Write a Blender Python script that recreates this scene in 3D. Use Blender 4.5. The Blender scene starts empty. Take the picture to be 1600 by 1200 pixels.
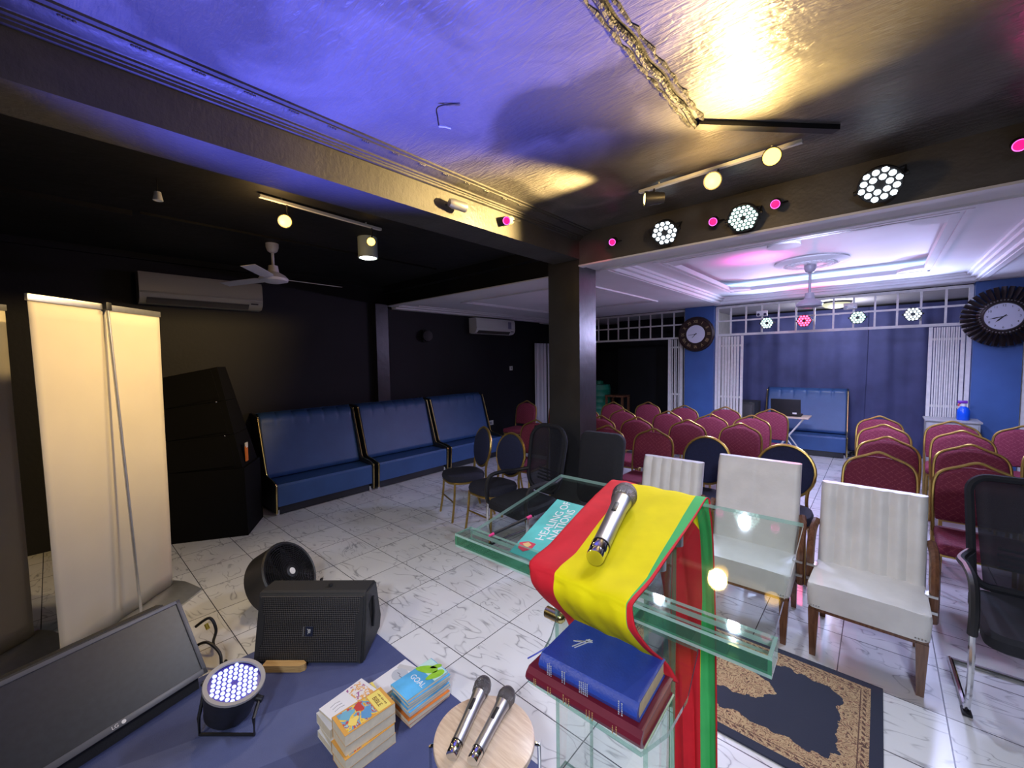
import bpy, bmesh, math, random
from mathutils import Vector, Matrix, Euler, Quaternion
random.seed(7)
SC = bpy.context.scene
COL = SC.collection
PI = math.pi
def rad(a): return a * PI / 180.0
V = Vector

# ------------------------------------------------------------------ camera
CAM_H = 1.68
def make_camera():
    yaw, pitch, roll = rad(-41.782), rad(3.4256), rad(-0.8908)
    cy, sy, cp, sp = math.cos(yaw), math.sin(yaw), math.cos(pitch), math.sin(pitch)
    fwd = V((sy * cp, cy * cp, -sp)); right = V((cy, -sy, 0.0)); up = right.cross(fwd)
    r2 = right * math.cos(roll) + up * math.sin(roll)
    u2 = -right * math.sin(roll) + up * math.cos(roll)
    m = Matrix((r2, u2, -fwd)).transposed().to_4x4()
    m.translation = V((0, 0, CAM_H))
    cam = bpy.data.cameras.new('camera'); o = bpy.data.objects.new('camera', cam)
    COL.objects.link(o); o.matrix_world = m
    cam.sensor_width = 36.0; cam.lens = 643.84 * 36.0 / 1600.0; cam.clip_start = 0.02
    SC.camera = o
make_camera()

# ------------------------------------------------------------------ world, exposure, big lights
SC.view_settings.view_transform = 'Standard'
SC.view_settings.look = 'None'
SC.view_settings.gamma = 1.0
SC.view_settings.use_curve_mapping = False
SC.view_settings.exposure = 0.16
W = bpy.data.worlds.new('world'); SC.world = W; W.use_nodes = True
W.node_tree.nodes['Background'].inputs[0].default_value = (0.55, 0.55, 0.7, 1)
W.node_tree.nodes['Background'].inputs[1].default_value = 0.03
try:
    SC.cycles.use_denoising = True
    SC.cycles.sample_clamp_indirect = 4.0
    SC.cycles.max_bounces = 8
    SC.cycles.transparent_max_bounces = 16
    SC.cycles.caustics_reflective = False
    SC.cycles.caustics_refractive = False
except Exception:
    pass

def light_dir(o, loc, target):
    o.location = loc
    o.rotation_euler = (V(target) - V(loc)).to_track_quat('-Z', 'Y').to_euler()
def spot(name, loc, target, color, energy, angle=90, blend=0.6, size=0.06, parent=None):
    l = bpy.data.lights.new(name, 'SPOT'); l.color = color; l.energy = energy
    l.spot_size = rad(angle); l.spot_blend = blend; l.shadow_soft_size = size
    o = bpy.data.objects.new(name, l); COL.objects.link(o); light_dir(o, loc, target)
    return o
def point(name, loc, color, energy, size=0.05):
    l = bpy.data.lights.new(name, 'POINT'); l.color = color; l.energy = energy; l.shadow_soft_size = size
    o = bpy.data.objects.new(name, l); COL.objects.link(o); o.location = loc
    return o
def area(name, loc, target, color, energy, sx, sy):
    l = bpy.data.lights.new(name, 'AREA'); l.color = color; l.energy = energy
    l.shape = 'RECTANGLE'; l.size = sx; l.size_y = sy
    o = bpy.data.objects.new(name, l); COL.objects.link(o); light_dir(o, loc, target)
    return o
COOL = (0.80, 0.86, 1.0); WARM = (1.0, 0.66, 0.22); LILAC = (0.56, 0.60, 1.0)
# stage wash lamps hung behind the lectern
spot('stage_wash_light', (0.7, -1.3, 2.72), (-0.5, 1.9, 0.2), (0.78, 0.85, 1.0), 330, 82, 0.7, 0.16)
spot('stage_wash_light_warm', (-1.4, -1.5, 2.72), (-2.2, 1.6, 0.0), (1.0, 0.88, 0.70), 95, 86, 0.8, 0.14)
# added fill lamps without fixtures, to brighten the back rows of the hall
for hx, hy in ((-1.5, 5.2), (0.4, 5.6)):
    spot('hall_fill', (hx, hy, 2.46), (hx, hy, 0), LILAC, 120, 150, 0.5, 0.15)
spot('hall_fill_front', (-0.4, 3.5, 2.40), (-0.6, 8.4, 1.2), LILAC, 170, 78, 0.8, 0.12)  # added fill toward the gates and curtain, no fixture here

# ------------------------------------------------------------------ materials
MATS = {}
def nt(name):
    m = bpy.data.materials.new(name); m.use_nodes = True
    t = m.node_tree; return m, t, t.nodes['Principled BSDF']
def lk(t, a, b): t.links.new(a, b)
def mat(name, col, rough=0.5, metal=0.0, spec=0.5, var=0.0, vscale=8.0, bump=0.0, bscale=60.0, emit=None, estr=0.0, sheen=0.0, coat=0.0):
    if name in MATS: return MATS[name]
    m, t, b = nt(name)
    c = (col[0], col[1], col[2], 1)
    b.inputs['Base Color'].default_value = c
    b.inputs['Roughness'].default_value = rough
    b.inputs['Metallic'].default_value = metal
    b.inputs['Specular IOR Level'].default_value = spec
    if sheen: b.inputs['Sheen Weight'].default_value = sheen
    if coat: b.inputs['Coat Weight'].default_value = coat
    if emit:
        b.inputs['Emission Color'].default_value = (emit[0], emit[1], emit[2], 1)
        b.inputs['Emission Strength'].default_value = estr
    tc = t.nodes.new('ShaderNodeTexCoord')
    if var:
        n = t.nodes.new('ShaderNodeTexNoise'); n.inputs['Scale'].default_value = vscale; n.inputs['Detail'].default_value = 5
        lk(t, tc.outputs['Object'], n.inputs['Vector'])
        r = t.nodes.new('ShaderNodeValToRGB')
        r.color_ramp.elements[0].position = 0.3; r.color_ramp.elements[1].position = 0.7
        r.color_ramp.elements[0].color = (c[0]*(1-var), c[1]*(1-var), c[2]*(1-var), 1)
        r.color_ramp.elements[1].color = (min(1, c[0]*(1+var)), min(1, c[1]*(1+var)), min(1, c[2]*(1+var)), 1)
        lk(t, n.outputs['Fac'], r.inputs['Fac']); lk(t, r.outputs['Color'], b.inputs['Base Color'])
    if bump:
        n2 = t.nodes.new('ShaderNodeTexNoise'); n2.inputs['Scale'].default_value = bscale; n2.inputs['Detail'].default_value = 4
        lk(t, tc.outputs['Object'], n2.inputs['Vector'])
        bp = t.nodes.new('ShaderNodeBump'); bp.inputs['Strength'].default_value = bump; bp.inputs['Distance'].default_value = 0.02
        lk(t, n2.outputs['Fac'], bp.inputs['Height']); lk(t, bp.outputs['Normal'], b.inputs['Normal'])
    MATS[name] = m
    return m
def emat(name, col, s):
    if name in MATS: return MATS[name]
    m, t, b = nt(name)
    b.inputs['Base Color'].default_value = (0.02, 0.02, 0.02, 1)
    b.inputs['Emission Color'].default_value = (col[0], col[1], col[2], 1)
    b.inputs['Emission Strength'].default_value = s
    MATS[name] = m; return m
def glass(name, tint, refl=1.0, dense=0.0):
    m = bpy.data.materials.new(name); m.use_nodes = True; t = m.node_tree; t.nodes.clear()
    out = t.nodes.new('ShaderNodeOutputMaterial'); mix = t.nodes.new('ShaderNodeMixShader')
    tr = t.nodes.new('ShaderNodeBsdfTransparent'); tr.inputs[0].default_value = (*tint, 1)
    gl = t.nodes.new('ShaderNodeBsdfGlossy'); gl.inputs['Roughness'].default_value = 0.03
    lw = t.nodes.new('ShaderNodeLayerWeight'); lw.inputs[0].default_value = 0.5
    f4 = math_n(t, 'POWER', lw.outputs['Facing'], 4.0)
    fac = math_n(t, 'MINIMUM', math_n(t, 'MULTIPLY', math_n(t, 'ADD', math_n(t, 'MULTIPLY', f4, 0.75), 0.04), refl), 0.9)
    lk(t, fac, mix.inputs[0]); lk(t, gl.outputs[0], mix.inputs[2])
    if dense:
        df = t.nodes.new('ShaderNodeBsdfDiffuse'); df.inputs[0].default_value = (tint[0]*0.8, tint[1]*0.9, tint[2]*0.85, 1)
        m2 = t.nodes.new('ShaderNodeMixShader'); m2.inputs[0].default_value = dense
        lk(t, tr.outputs[0], m2.inputs[1]); lk(t, df.outputs[0], m2.inputs[2]); lk(t, m2.outputs[0], mix.inputs[1])
    else:
        lk(t, tr.outputs[0], mix.inputs[1])
    lk(t, mix.outputs[0], out.inputs[0]); return m

def ramp(t, pts):
    r = t.nodes.new('ShaderNodeValToRGB'); e = r.color_ramp.elements
    while len(e) > 1: e.remove(e[0])
    e[0].position = pts[0][0]; e[0].color = (*pts[0][1], 1)
    for p, c in pts[1:]:
        k = e.new(p); k.color = (*c, 1)
    return r
def math_n(t, op, a, bval=None):
    n = t.nodes.new('ShaderNodeMath'); n.operation = op
    if isinstance(a, (int, float)): n.inputs[0].default_value = a
    else: lk(t, a, n.inputs[0])
    if bval is not None:
        if isinstance(bval, (int, float)): n.inputs[1].default_value = bval
        else: lk(t, bval, n.inputs[1])
    return n.outputs[0]

def tile_floor_mat():
    m, t, b = nt('marble tile')
    tc = t.nodes.new('ShaderNodeTexCoord'); P = tc.outputs['Object']
    sx = t.nodes.new('ShaderNodeSeparateXYZ'); lk(t, P, sx.inputs[0])
    def line(out, off):
        a = math_n(t, 'SUBTRACT', out, off); a = math_n(t, 'DIVIDE', a, 0.4)
        fl = math_n(t, 'FLOOR', a); f = math_n(t, 'SUBTRACT', a, fl)
        d = math_n(t, 'ABSOLUTE', math_n(t, 'SUBTRACT', f, 0.5))
        return math_n(t, 'GREATER_THAN', d, 0.4935), fl
    lx, ix = line(sx.outputs[0], 0.275); ly, iy = line(sx.outputs[1], 1.47)
    grout = math_n(t, 'MAXIMUM', lx, ly)
    # the veins jump from tile to tile
    cb = t.nodes.new('ShaderNodeCombineXYZ'); lk(t, math_n(t, 'MULTIPLY', ix, 3.7), cb.inputs[0]); lk(t, math_n(t, 'MULTIPLY', iy, 5.3), cb.inputs[1]); 
    ad = t.nodes.new('ShaderNodeVectorMath'); ad.operation = 'ADD'; lk(t, P, ad.inputs[0]); lk(t, cb.outputs[0], ad.inputs[1])
    mp = t.nodes.new('ShaderNodeMapping'); mp.inputs['Rotation'].default_value = (0, 0, 0.6); mp.inputs['Scale'].default_value = (1.0, 2.6, 1.0)
    lk(t, ad.outputs[0], mp.inputs[0])
    n1 = t.nodes.new('ShaderNodeTexNoise'); n1.inputs['Scale'].default_value = 2.3; n1.inputs['Detail'].default_value = 1.2; n1.inputs['Distortion'].default_value = 2.2
    lk(t, mp.outputs[0], n1.inputs['Vector'])
    v = math_n(t, 'ABSOLUTE', math_n(t, 'SUBTRACT', n1.outputs['Fac'], 0.5))
    r1 = ramp(t, [(0.0, (1, 1, 1)), (0.008, (0.7, 0.7, 0.7)), (0.020, (0.16, 0.16, 0.16)), (0.05, (0, 0, 0))]); lk(t, v, r1.inputs[0])
    n2 = t.nodes.new('ShaderNodeTexNoise'); n2.inputs['Scale'].default_value = 7.0; n2.inputs['Detail'].default_value = 1.0
    lk(t, ad.outputs[0], n2.inputs['Vector'])
    r2 = ramp(t, [(0.42, (0, 0, 0)), (0.56, (1, 1, 1))]); lk(t, n2.outputs['Fac'], r2.inputs[0])
    vein = math_n(t, 'MULTIPLY', r1.outputs[0], r2.outputs[0])
    n3 = t.nodes.new('ShaderNodeTexNoise'); n3.inputs['Scale'].default_value = 1.6; lk(t, ad.outputs[0], n3.inputs['Vector'])
    base = ramp(t, [(0.3, (0.66, 0.66, 0.67)), (0.7, (0.80, 0.80, 0.80))]); lk(t, n3.outputs['Fac'], base.inputs[0])
    mx = t.nodes.new('ShaderNodeMixRGB'); lk(t, math_n(t, 'MULTIPLY', vein, 0.62), mx.inputs[0]); lk(t, base.outputs[0], mx.inputs[1]); mx.inputs[2].default_value = (0.13, 0.13, 0.15, 1)
    mg = t.nodes.new('ShaderNodeMixRGB'); lk(t, grout, mg.inputs[0]); lk(t, mx.outputs[0], mg.inputs[1]); mg.inputs[2].default_value = (0.07, 0.07, 0.08, 1)
    lk(t, mg.outputs[0], b.inputs['Base Color'])
    b.inputs['Roughness'].default_value = 0.22; b.inputs['Specular IOR Level'].default_value = 0.45
    return m

def black_plaster(name, c0, c1, rough, bump=0.5, strokes=0.8):
    m, t, b = nt(name)
    tc = t.nodes.new('ShaderNodeTexCoord'); P = tc.outputs['Object']
    n = t.nodes.new('ShaderNodeTexNoise'); n.inputs['Scale'].default_value = 1.3; n.inputs['Detail'].default_value = 5; n.inputs['Distortion'].default_value = 0.8
    lk(t, P, n.inputs['Vector'])
    r = ramp(t, [(0.40, c0), (0.52, c1), (0.62, tuple(0.75*x for x in c1))]); lk(t, n.outputs['Fac'], r.inputs[0])
    lk(t, r.outputs[0], b.inputs['Base Color'])
    rr = ramp(t, [(0.35, (rough-0.1,)*3), (0.65, (rough+0.12,)*3)]); lk(t, n.outputs['Fac'], rr.inputs[0]); lk(t, rr.outputs[0], b.inputs['Roughness'])
    mp = t.nodes.new('ShaderNodeMapping'); mp.inputs['Scale'].default_value = (3, 14, 3); mp.inputs['Rotation'].default_value = (0, 0, 0.5); lk(t, P, mp.inputs[0])
    n2 = t.nodes.new('ShaderNodeTexNoise'); n2.inputs['Scale'].default_value = 3.0; n2.inputs['Detail'].default_value = 6; n2.inputs['Distortion'].default_value = 1.2; lk(t, mp.outputs[0], n2.inputs['Vector'])
    n3 = t.nodes.new('ShaderNodeTexNoise'); n3.inputs['Scale'].default_value = 45; n3.inputs['Detail'].default_value = 3; lk(t, P, n3.inputs['Vector'])
    s = math_n(t, 'ADD', math_n(t, 'MULTIPLY', n2.outputs['Fac'], strokes), math_n(t, 'MULTIPLY', n3.outputs['Fac'], 0.25))
    bp = t.nodes.new('ShaderNodeBump'); bp.inputs['Strength'].default_value = bump; bp.inputs['Distance'].default_value = 0.03
    lk(t, s, bp.inputs['Height']); lk(t, bp.outputs['Normal'], b.inputs['Normal'])
    return m

def carpet_mat():
    m, t, b = nt('stage carpet')
    tc = t.nodes.new('ShaderNodeTexCoord'); sx = t.nodes.new('ShaderNodeSeparateXYZ'); lk(t, tc.outputs['Object'], sx.inputs[0])
    d = math_n(t, 'ADD', math_n(t, 'MULTIPLY', sx.outputs[0], 0.94), math_n(t, 'MULTIPLY', sx.outputs[1], -0.34))
    s = math_n(t, 'SINE', math_n(t, 'MULTIPLY', d, 9.0))
    n = t.nodes.new('ShaderNodeTexNoise'); n.inputs['Scale'].default_value = 14; n.inputs['Detail'].default_value = 5; lk(t, tc.outputs['Object'], n.inputs['Vector'])
    f = math_n(t, 'ADD', math_n(t, 'GREATER_THAN', s, 0.25), math_n(t, 'MULTIPLY', n.outputs['Fac'], 0.7))
    r = ramp(t, [(0.1, (0.060, 0.075, 0.19)), (0.9, (0.10, 0.12, 0.26))]); lk(t, math_n(t, 'MULTIPLY', f, 0.6), r.inputs[0])
    lk(t, r.outputs[0], b.inputs['Base Color']); b.inputs['Roughness'].default_value = 0.9
    n2 = t.nodes.new('ShaderNodeTexNoise'); n2.inputs['Scale'].default_value = 260; lk(t, tc.outputs['Object'], n2.inputs['Vector'])
    bp = t.nodes.new('ShaderNodeBump'); bp.inputs['Strength'].default_value = 0.5; bp.inputs['Distance'].default_value = 0.005; lk(t, n2.outputs['Fac'], bp.inputs['Height']); lk(t, bp.outputs['Normal'], b.inputs['Normal'])
    return m

def rug_mat(hx, hy):
    # dark blue field, tan floral border and a tan centre medallion, in the rug's own coordinates
    m, t, b = nt('floral rug pile')
    tc = t.nodes.new('ShaderNodeTexCoord'); P = tc.outputs['Object']; sx = t.nodes.new('ShaderNodeSeparateXYZ'); lk(t, P, sx.inputs[0])
    ax = math_n(t, 'ABSOLUTE', sx.outputs[0]); ay = math_n(t, 'ABSOLUTE', sx.outputs[1])
    ex = math_n(t, 'SUBTRACT', hx, ax); ey = math_n(t, 'SUBTRACT', hy, ay)
    edge = math_n(t, 'MINIMUM', ex, ey)
    n = t.nodes.new('ShaderNodeTexNoise'); n.inputs['Scale'].default_value = 16; n.inputs['Detail'].default_value = 3; lk(t, P, n.inputs['Vector'])
    e2 = math_n(t, 'ADD', edge, math_n(t, 'MULTIPLY', math_n(t, 'SUBTRACT', n.outputs['Fac'], 0.5), 0.09))
    # corner ornaments push the border inwards
    cx = math_n(t, 'MULTIPLY', ex, ex); cyy = math_n(t, 'MULTIPLY', ey, ey)
    cd = math_n(t, 'SQRT', math_n(t, 'ADD', cx, cyy))
    corner = math_n(t, 'LESS_THAN', math_n(t, 'ADD', cd, math_n(t, 'MULTIPLY', math_n(t, 'SUBTRACT', n.outputs['Fac'], 0.5), 0.12)), 0.24)
    band = math_n(t, 'MULTIPLY', math_n(t, 'GREATER_THAN', edge, 0.045), math_n(t, 'MAXIMUM', math_n(t, 'LESS_THAN', e2, 0.150), corner))
    mr = math_n(t, 'SQRT', math_n(t, 'ADD', math_n(t, 'MULTIPLY', math_n(t, 'MULTIPLY', ax, ax), 1.0), math_n(t, 'MULTIPLY', math_n(t, 'MULTIPLY', ay, ay), 3.4)))
    med = math_n(t, 'LESS_THAN', math_n(t, 'ADD', mr, math_n(t, 'MULTIPLY', math_n(t, 'SUBTRACT', n.outputs['Fac'], 0.5), 0.18)), 0.20)
    tan = math_n(t, 'MAXIMUM', band, med)
    vo = t.nodes.new('ShaderNodeTexVoronoi'); vo.feature = 'DISTANCE_TO_EDGE'; vo.inputs['Scale'].default_value = 34; lk(t, P, vo.inputs['Vector'])
    wv = t.nodes.new('ShaderNodeTexNoise'); wv.inputs['Scale'].default_value = 17; wv.inputs['Detail'].default_value = 1.5; wv.inputs['Distortion'].default_value = 3.2; lk(t, P, wv.inputs['Vector'])
    wl = math_n(t, 'FRACT', math_n(t, 'MULTIPLY', wv.outputs['Fac'], 5.0))
    def ln(d, w): return math_n(t, 'LESS_THAN', math_n(t, 'ABSOLUTE', math_n(t, 'SUBTRACT', edge, d)), w)
    dots = math_n(t, 'GREATER_THAN', math_n(t, 'SINE', math_n(t, 'MULTIPLY', math_n(t, 'ADD', sx.outputs[0], sx.outputs[1]), 190.0)), 0.1)
    bline = math_n(t, 'MAXIMUM', math_n(t, 'MULTIPLY', ln(0.066, 0.006), dots), ln(0.082, 0.0022))
    leaf = ramp(t, [(0.0, (0.07, 0.045, 0.035)), (0.10, (0.10, 0.06, 0.045)), (0.16, (0.46, 0.31, 0.165)), (0.55, (0.52, 0.37, 0.21)), (0.80, (0.44, 0.28, 0.15)), (0.86, (0.36, 0.16, 0.11)), (0.94, (0.20, 0.10, 0.07))]); lk(t, wl, leaf.inputs[0])
    lf = t.nodes.new('ShaderNodeMixRGB'); lk(t, bline, lf.inputs[0]); lk(t, leaf.outputs[0], lf.inputs[1]); lf.inputs[2].default_value = (0.12, 0.06, 0.045, 1)
    mx = t.nodes.new('ShaderNodeMixRGB'); lk(t, tan, mx.inputs[0]); mx.inputs[1].default_value = (0.030, 0.034, 0.060, 1); lk(t, lf.outputs[0], mx.inputs[2])
    lk(t, mx.outputs[0], b.inputs['Base Color']); b.inputs['Roughness'].default_value = 0.95
    n2 = t.nodes.new('ShaderNodeTexNoise'); n2.inputs['Scale'].default_value = 300; lk(t, P, n2.inputs['Vector'])
    bp = t.nodes.new('ShaderNodeBump'); bp.inputs['Strength'].default_value = 0.5; bp.inputs['Distance'].default_value = 0.004; lk(t, n2.outputs['Fac'], bp.inputs['Height']); lk(t, bp.outputs['Normal'], b.inputs['Normal'])
    return m

def diamond_fabric(name, col, line, scale=22.0):
    m, t, b = nt(name)
    tc = t.nodes.new('ShaderNodeTexCoord'); sx = t.nodes.new('ShaderNodeSeparateXYZ'); lk(t, tc.outputs['Object'], sx.inputs[0])
    def fr(x):
        x = math_n(t, 'MULTIPLY', x, scale); return math_n(t, 'ABSOLUTE', math_n(t, 'SUBTRACT', math_n(t, 'FRACT', x), 0.5))
    a = fr(math_n(t, 'ADD', sx.outputs[0], math_n(t, 'ADD', sx.outputs[2], sx.outputs[1]))); c = fr(math_n(t, 'SUBTRACT', sx.outputs[0], math_n(t, 'ADD', sx.outputs[2], sx.outputs[1])))
    ln = math_n(t, 'GREATER_THAN', math_n(t, 'MAXIMUM', a, c), 0.45)
    n = t.nodes.new('ShaderNodeTexNoise'); n.inputs['Scale'].default_value = 90; lk(t, tc.outputs['Object'], n.inputs['Vector'])
    f = math_n(t, 'MULTIPLY', ln, math_n(t, 'GREATER_THAN', n.outputs['Fac'], 0.47))
    mx = t.nodes.new('ShaderNodeMixRGB'); lk(t, math_n(t, 'MULTIPLY', f, 0.8), mx.inputs[0]); mx.inputs[1].default_value = (*col, 1); mx.inputs[2].default_value = (*line, 1)
    lk(t, mx.outputs[0], b.inputs['Base Color']); b.inputs['Roughness'].default_value = 0.8
    return m

def wood_mat(name, c0, c1, rough=0.35, sc=(1, 14, 14)):
    m, t, b = nt(name)
    tc = t.nodes.new('ShaderNodeTexCoord'); mp = t.nodes.new('ShaderNodeMapping'); mp.inputs['Scale'].default_value = sc; lk(t, tc.outputs['Object'], mp.inputs[0])
    n = t.nodes.new('ShaderNodeTexNoise'); n.inputs['Scale'].default_value = 5; n.inputs['Detail'].default_value = 6; n.inputs['Distortion'].default_value = 0.7; lk(t, mp.outputs[0], n.inputs['Vector'])
    r = ramp(t, [(0.3, c0), (0.7, c1)]); lk(t, n.outputs['Fac'], r.inputs[0]); lk(t, r.outputs[0], b.inputs['Base Color'])
    b.inputs['Roughness'].default_value = rough
    return m

def grille_mat():
    m, t, b = nt('perforated speaker grille')
    tc = t.nodes.new('ShaderNodeTexCoord')
    vo = t.nodes.new('ShaderNodeTexVoronoi'); vo.inputs['Scale'].default_value = 95; vo.inputs['Randomness'].default_value = 0.0; vo.voronoi_dimensions = '2D'
    sx = t.nodes.new('ShaderNodeSeparateXYZ'); lk(t, tc.outputs['Object'], sx.inputs[0]); cb = t.nodes.new('ShaderNodeCombineXYZ'); lk(t, sx.outputs[0], cb.inputs[0]); lk(t, sx.outputs[2], cb.inputs[1]); lk(t, cb.outputs[0], vo.inputs['Vector'])
    r = ramp(t, [(0.36, (0.003, 0.003, 0.004)), (0.52, (0.085, 0.078, 0.075))]); lk(t, vo.outputs['Distance'], r.inputs[0]); lk(t, r.outputs[0], b.inputs['Base Color'])
    b.inputs['Roughness'].default_value = 0.45
    bp = t.nodes.new('ShaderNodeBump'); bp.inputs['Strength'].default_value = 0.6; bp.inputs['Distance'].default_value = 0.004; lk(t, vo.outputs['Distance'], bp.inputs['Height']); lk(t, bp.outputs['Normal'], b.inputs['Normal'])
    return m

M_FLOOR = tile_floor_mat()
M_CEIL = black_plaster('lit black ceiling plaster', (0.075, 0.071, 0.070), (0.145, 0.138, 0.134), 0.38, 0.30)  # paler base: the light and haze on this bay are in the colour
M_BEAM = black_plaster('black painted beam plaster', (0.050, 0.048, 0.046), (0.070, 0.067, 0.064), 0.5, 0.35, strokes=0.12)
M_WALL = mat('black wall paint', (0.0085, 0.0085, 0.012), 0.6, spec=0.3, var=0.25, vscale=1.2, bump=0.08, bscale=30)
M_SHADECEIL = mat('shaded black ceiling paint', (0.014, 0.0135, 0.014), 0.6, spec=0.3, var=0.3, vscale=1.5, bump=0.2, bscale=12)  # darker copy of the ceiling black, the left bay's shade in its colour
M_COLUMN = mat('black column paint', (0.026, 0.026, 0.028), 0.30, var=0.3, vscale=2.5, bump=0.1, bscale=14)
M_WCEIL = mat('white gypsum ceiling', (0.78, 0.78, 0.80), 0.7, var=0.04, vscale=2.0, bump=0.1, bscale=3.0)
M_GREYCEIL = mat('dull gypsum', (0.55, 0.54, 0.55), 0.75, var=0.05)
M_BLUEWALL = mat('blue pillar paint', (0.038, 0.10, 0.29), 0.5, var=0.12, vscale=3.0)
M_GREYWALL = mat('grey wall paint', (0.42, 0.41, 0.40), 0.7, var=0.1)
M_WHITEMETAL = mat('white painted steel', (0.72, 0.70, 0.66), 0.4, var=0.08, vscale=20)
M_GOLD = mat('gold painted steel', (0.46, 0.31, 0.085), 0.36, metal=0.8, var=0.1, vscale=20)
M_BRASS = mat('brass trim', (0.80, 0.62, 0.25), 0.22, metal=1.0)
M_CHROME = mat('chrome', (0.75, 0.76, 0.78), 0.12, metal=1.0)
M_ALU = mat('brushed aluminium', (0.60, 0.60, 0.60), 0.38, metal=0.9, var=0.06, vscale=30)
M_BLACKPL = mat('black plastic', (0.013, 0.013, 0.015), 0.45, bump=0.05, bscale=200)
M_STACK = mat('dull black cabinet paint', (0.0045, 0.0045, 0.005), 0.8, spec=0.15)
M_BLACKMT = mat('black textured cabinet', (0.022, 0.022, 0.024), 0.6, bump=0.15, bscale=180)
M_RED = mat('maroon chair fabric', (0.16, 0.016, 0.04), 0.85, var=0.12, vscale=30, sheen=0.15)
M_REDDIA = diamond_fabric('maroon diamond fabric', (0.185, 0.017, 0.045), (0.33, 0.08, 0.10))
M_NAVY = mat('navy chair fabric', (0.014, 0.019, 0.060), 0.9, var=0.2, vscale=90)
M_DARKNAVY = mat('dark seat fabric', (0.016, 0.017, 0.032), 0.85, var=0.2, vscale=80)
M_BLUELEATHER = mat('blue bench vinyl', (0.036, 0.095, 0.26), 0.42, var=0.10, vscale=5.0, bump=0.05, bscale=30)
M_BENCHSIDE = mat('dark bench side panel', (0.018, 0.02, 0.026), 0.4)
M_WHITELEATHER = mat('cream chair leather', (0.74, 0.72, 0.68), 0.42, var=0.06, vscale=9, bump=0.05, bscale=70)
M_BROWNWOOD = wood_mat('brown varnished wood', (0.10, 0.042, 0.022), (0.19, 0.085, 0.045), 0.25, (14, 14, 1.5))
M_BEECH = wood_mat('pale stool wood', (0.62, 0.45, 0.31), (0.80, 0.64, 0.48), 0.32, (2.2, 20, 2))
M_BLOCKWOOD = wood_mat('raw pine wood', (0.42, 0.25, 0.09), (0.60, 0.40, 0.17), 0.7, (3, 30, 30))
M_GRILLE = grille_mat()
M_WHITEPL = mat('white plastic', (0.72, 0.72, 0.70), 0.4)
M_CREAMPL = mat('aged cream plastic', (0.36, 0.34, 0.26), 0.4)
M_LETTERW = mat('white lettering', (0.80, 0.80, 0.80), 0.6)
M_GLASS = glass('clear green tinted glass', (0.93, 0.975, 0.955), 1.0)
M_GLASSEDGE = glass('green glass edge', (0.32, 0.66, 0.48), 1.8, 0.10)
M_GLASSPALE = glass('pale glass edge', (0.50, 0.70, 0.62), 1.8, 0.25)
M_GLASSRIM = glass('bright glass rim', (0.70, 0.88, 0.82), 2.2, 0.45)
M_CURTAIN = mat('blue grey curtain cloth', (0.078, 0.09, 0.225), 0.85, var=0.18, vscale=3.0)
M_BANNER = mat('white banner fabric', (0.64, 0.58, 0.47), 0.75, var=0.05, vscale=2.0)
M_PAGES = mat('book pages', (0.80, 0.71, 0.52), 0.8, var=0.08, vscale=40)
M_PAGESGOLD = mat('gilt page edges', (0.70, 0.55, 0.30), 0.45, var=0.1, vscale=60)

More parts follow.
